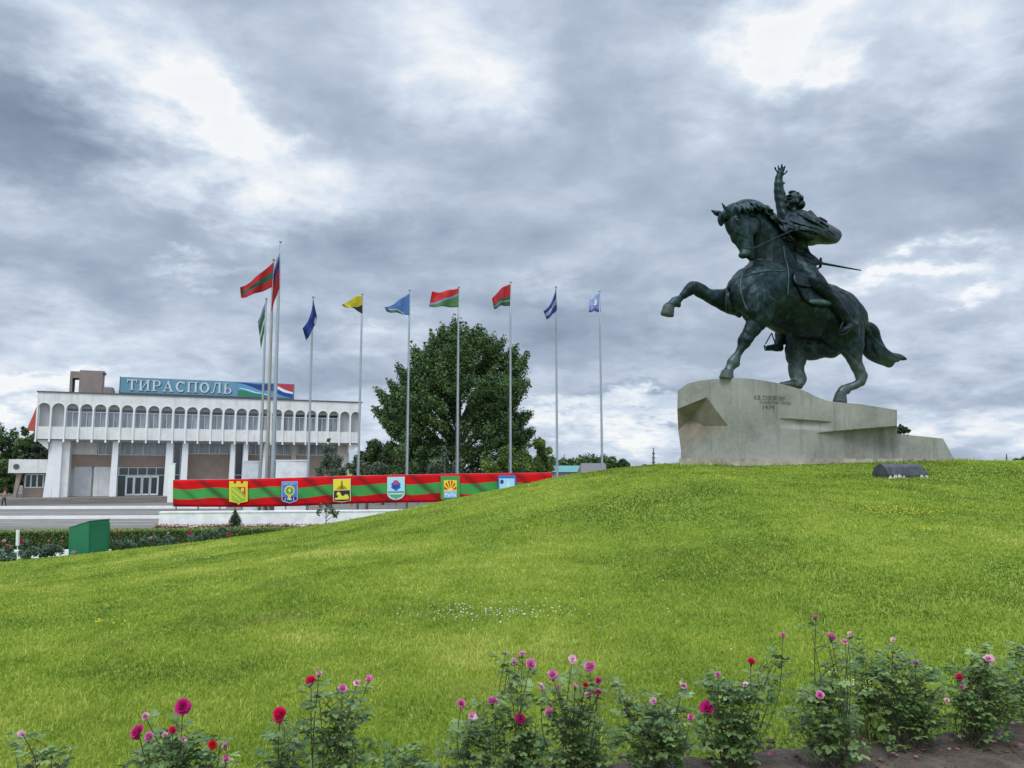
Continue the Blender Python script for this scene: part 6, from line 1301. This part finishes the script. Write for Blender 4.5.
rose_bush('broad dense rose bush with one pale pink bloom at its right shoulder', 908, 754, [(900, 665, 15), (885, 690, 16), (912, 690, 22), (930, 685, 14), (900, 712, 20), (925, 712, 18), (905, 732, 20)], [(893, 640, PALE, 3, 1), (915, 662.5, PALE, 5.5, 1), (947, 700, PALE, 3, 1)], 230, 10)
rose_bush('rose bush with a white pink bloom on top near the right edge', 975, 750, [(985, 655, 9), (970, 668, 14), (990, 675, 16), (1008, 690, 16), (975, 692, 20), (998, 705, 18), (965, 715, 18), (985, 728, 18)], [(989, 658.5, PALE, 5.5, 1), (959.5, 677.5, ROSE, 4.6), (961.5, 686.5, PALE, 4.5, 1)], 220, 10)
rose_bush('rose bush cut off by the right edge of the picture', 1034, 735, [(1018, 650, 9), (1025, 665, 10), (1022, 685, 10), (1040, 690, 18)], [], 80, 5)
# fallen petals
V = []; F = []; T = []
for _ in range(120):
    px, py = random.uniform(690, 1024), random.uniform(705, 768) if random.random() < .8 else 700 + random.random() * 40
    y = ground_y(px, py); p = P(px, py, y)
    if y > float(bed_edge(p.x)): continue
    p.z = Hs(p.x, y) + .062; s = random.uniform(.007, .016); a = random.uniform(0, 6.28); b = len(V)
    for k in range(5): th = a + k * 1.2566; V.append((p.x + math.cos(th) * s, p.y + math.sin(th) * s * .7, p.z + random.uniform(0, s * .6)))
    V.append((p.x, p.y, p.z)); F += [(b + 5, b + k, b + (k + 1) % 5) for k in range(5)]; T += [random.random() ** .7] * 6
me = npmesh('fallen_petals', np.array(V), np.array(F), 3); attr(me, 'tone', T); tag(link('fallen_petals', me, leafmat('petal_fallen', (.45, .01, .14), (.80, .35, .52), .2)), 'fallen pink petals scattered on the soil under the roses', 'petals', kind='stuff')
# ---------------------------------------------------------------- far rose bed left, beside the green cabinet
def far_rose(lab, spots, Y, n, flowers):
    c = pclumps([(s[0] + random.uniform(-3, 3), s[1] + random.uniform(-3, 3), s[2] * .55) for s in spots for _ in range(4)], Y, .4)
    bx_ = sum(s[0] for s in spots) / len(spots); b = P(bx_, 560, Y); b.z = Hs(b.x, Y)
    t = empty('rose_bush', b, lab, 'rose bush', 'rose bushes in the far bed'); mb = MB()
    for cc_, r_ in c[::2]: mb.tube([b, b.lerp(cc_, .5), cc_], [.012, .009, .005], 5)
    mb.obj('stem', M_STEM, t); link('foliage', leaf_cloud(c, n, .045, 'foliage', fill=.7), leafmat('far_rose_leaf', (.04, .08, .05), (.16, .23, .14), .2), t)
    for px, py, colr, r in flowers: blossom(t, P(px, py, Y - .5), r * Y / FP, colr)
far_rose('grey green rose bush at the far left edge with a red bloom', [(6, 552, 9), (0, 560, 9), (14, 556, 7)], 27.5, 1500, [(8, 547, SCAR, 1.6), (4, 541, PALE, 1.5)])
far_rose('grey green rose bush right behind the white marker post', [(26, 554, 9), (34, 550, 8), (24, 544, 6)], 28, 1400, [(21, 541, ROSE, 1.6)])
far_rose('grey green rose bush between marker post and green cabinet', [(45, 551, 8), (54, 550, 7), (60, 549, 5)], 29, 1300, [(49, 541, PALE, 1.2), (62, 541, PINK, 1.4)])
far_rose('sparse rose bush just right of the green cabinet with a red bloom', [(118, 545, 6), (125, 543, 6), (131, 545, 5)], 30, 1000, [(118, 533, ROSE, 1.4)])
far_rose('grey green rose bush second to the right of the green cabinet', [(144, 543, 6), (152, 541, 6), (158, 543, 5)], 31, 900, [(151, 538, PALE, 1.2)])
far_rose('grey green rose bush in the middle of the far bed', [(170, 540, 6), (166, 543, 5), (175, 541, 4)], 31.5, 800, [(168, 533, PALE, 1.0)])
far_rose('grey green rose bush with a pink red bloom toward the banner', [(194, 538, 6), (203, 536, 6), (198, 541, 5)], 32, 900, [(190, 533, ROSE, 1.6)])
far_rose('last small rose bush of the far bed, nearest the slope', [(216, 535, 6), (224, 533, 5), (231, 532, 4)], 33, 800, [(229, 534, ROSE, 1.6)])
# grey green hedge plants near the left edge of the plaza: person on the steps
pr = empty('person', P(4, 502, 88), 'person in an orange top and dark trousers walking near the far left edge', 'person')
pb_ = P(4, 502, 88); pb_.z = Hs(pb_.x, 88) + .02
bm_ = bmesh.new(); lay = bm_.verts.layers.skin.verify()
sk = {'pel': (0, 0, .95, .15), 'che': (0, 0, 1.30, .19), 'nec': (0, 0, 1.48, .07), 'hea': (0, 0, 1.60, .11), 'top': (0, 0, 1.72, .08), 'hl': (-.1, 0, .88, .10), 'kl': (-.13, -.12, .5, .07), 'al': (-.15, .0, .1, .05), 'fl': (-.15, -.16, .04, .05), 'hr': (.1, 0, .88, .10), 'kr': (.12, .02, .5, .07), 'ar': (.14, .22, .12, .05), 'fr': (.14, .08, .04, .05),
      'sl': (-.19, 0, 1.40, .07), 'el': (-.25, .06, 1.12, .05), 'wl': (-.24, -.08, .88, .035), 'sr': (.19, 0, 1.40, .07), 'er': (.25, -.04, 1.12, .05), 'wr': (.24, -.16, .92, .035)}
vs = {k: bm_.verts.new(v[:3]) for k, v in sk.items()}
for k, v in sk.items(): vs[k][lay].radius = (v[3], v[3])
vs['pel'][lay].use_root = True
for a, b in (('pel', 'che'), ('che', 'nec'), ('nec', 'hea'), ('hea', 'top'), ('pel', 'hl'), ('hl', 'kl'), ('kl', 'al'), ('al', 'fl'), ('pel', 'hr'), ('hr', 'kr'), ('kr', 'ar'), ('ar', 'fr'), ('che', 'sl'), ('sl', 'el'), ('el', 'wl'), ('che', 'sr'), ('sr', 'er'), ('er', 'wr')): bm_.edges.new((vs[a], vs[b]))
me = bpy.data.meshes.new('body'); bm_.to_mesh(me); bm_.free(); o = bpy.data.objects.new('tmp', me); COL.objects.link(o); o.modifiers.new('s', 'SKIN'); o.modifiers.new('u', 'SUBSURF').levels = 1
m2 = bpy.data.meshes.new_from_object(o.evaluated_get(bpy.context.evaluated_depsgraph_get())); bpy.data.objects.remove(o)
for v in m2.vertices: v.co = v.co + pb_
m2.materials.append(mat('orange_top', (.30, .17, .10), .8)); m2.materials.append(mat('dark_trousers', (.02, .03, .06), .8)); m2.materials.append(mat('skin', (.45, .28, .2), .6)); m2.materials.append(mat('dark_hair', (.03, .02, .015), .7))
for p in m2.polygons:
    z = p.center.z - pb_.z; p.material_index = 3 if z > 1.68 else 2 if z > 1.48 else 0 if z > .93 else 1
o = bpy.data.objects.new('body', m2); COL.objects.link(o); o.parent = pr; o.matrix_parent_inverse = Matrix.Translation(pr.location).inverted(); m2.shade_smooth()
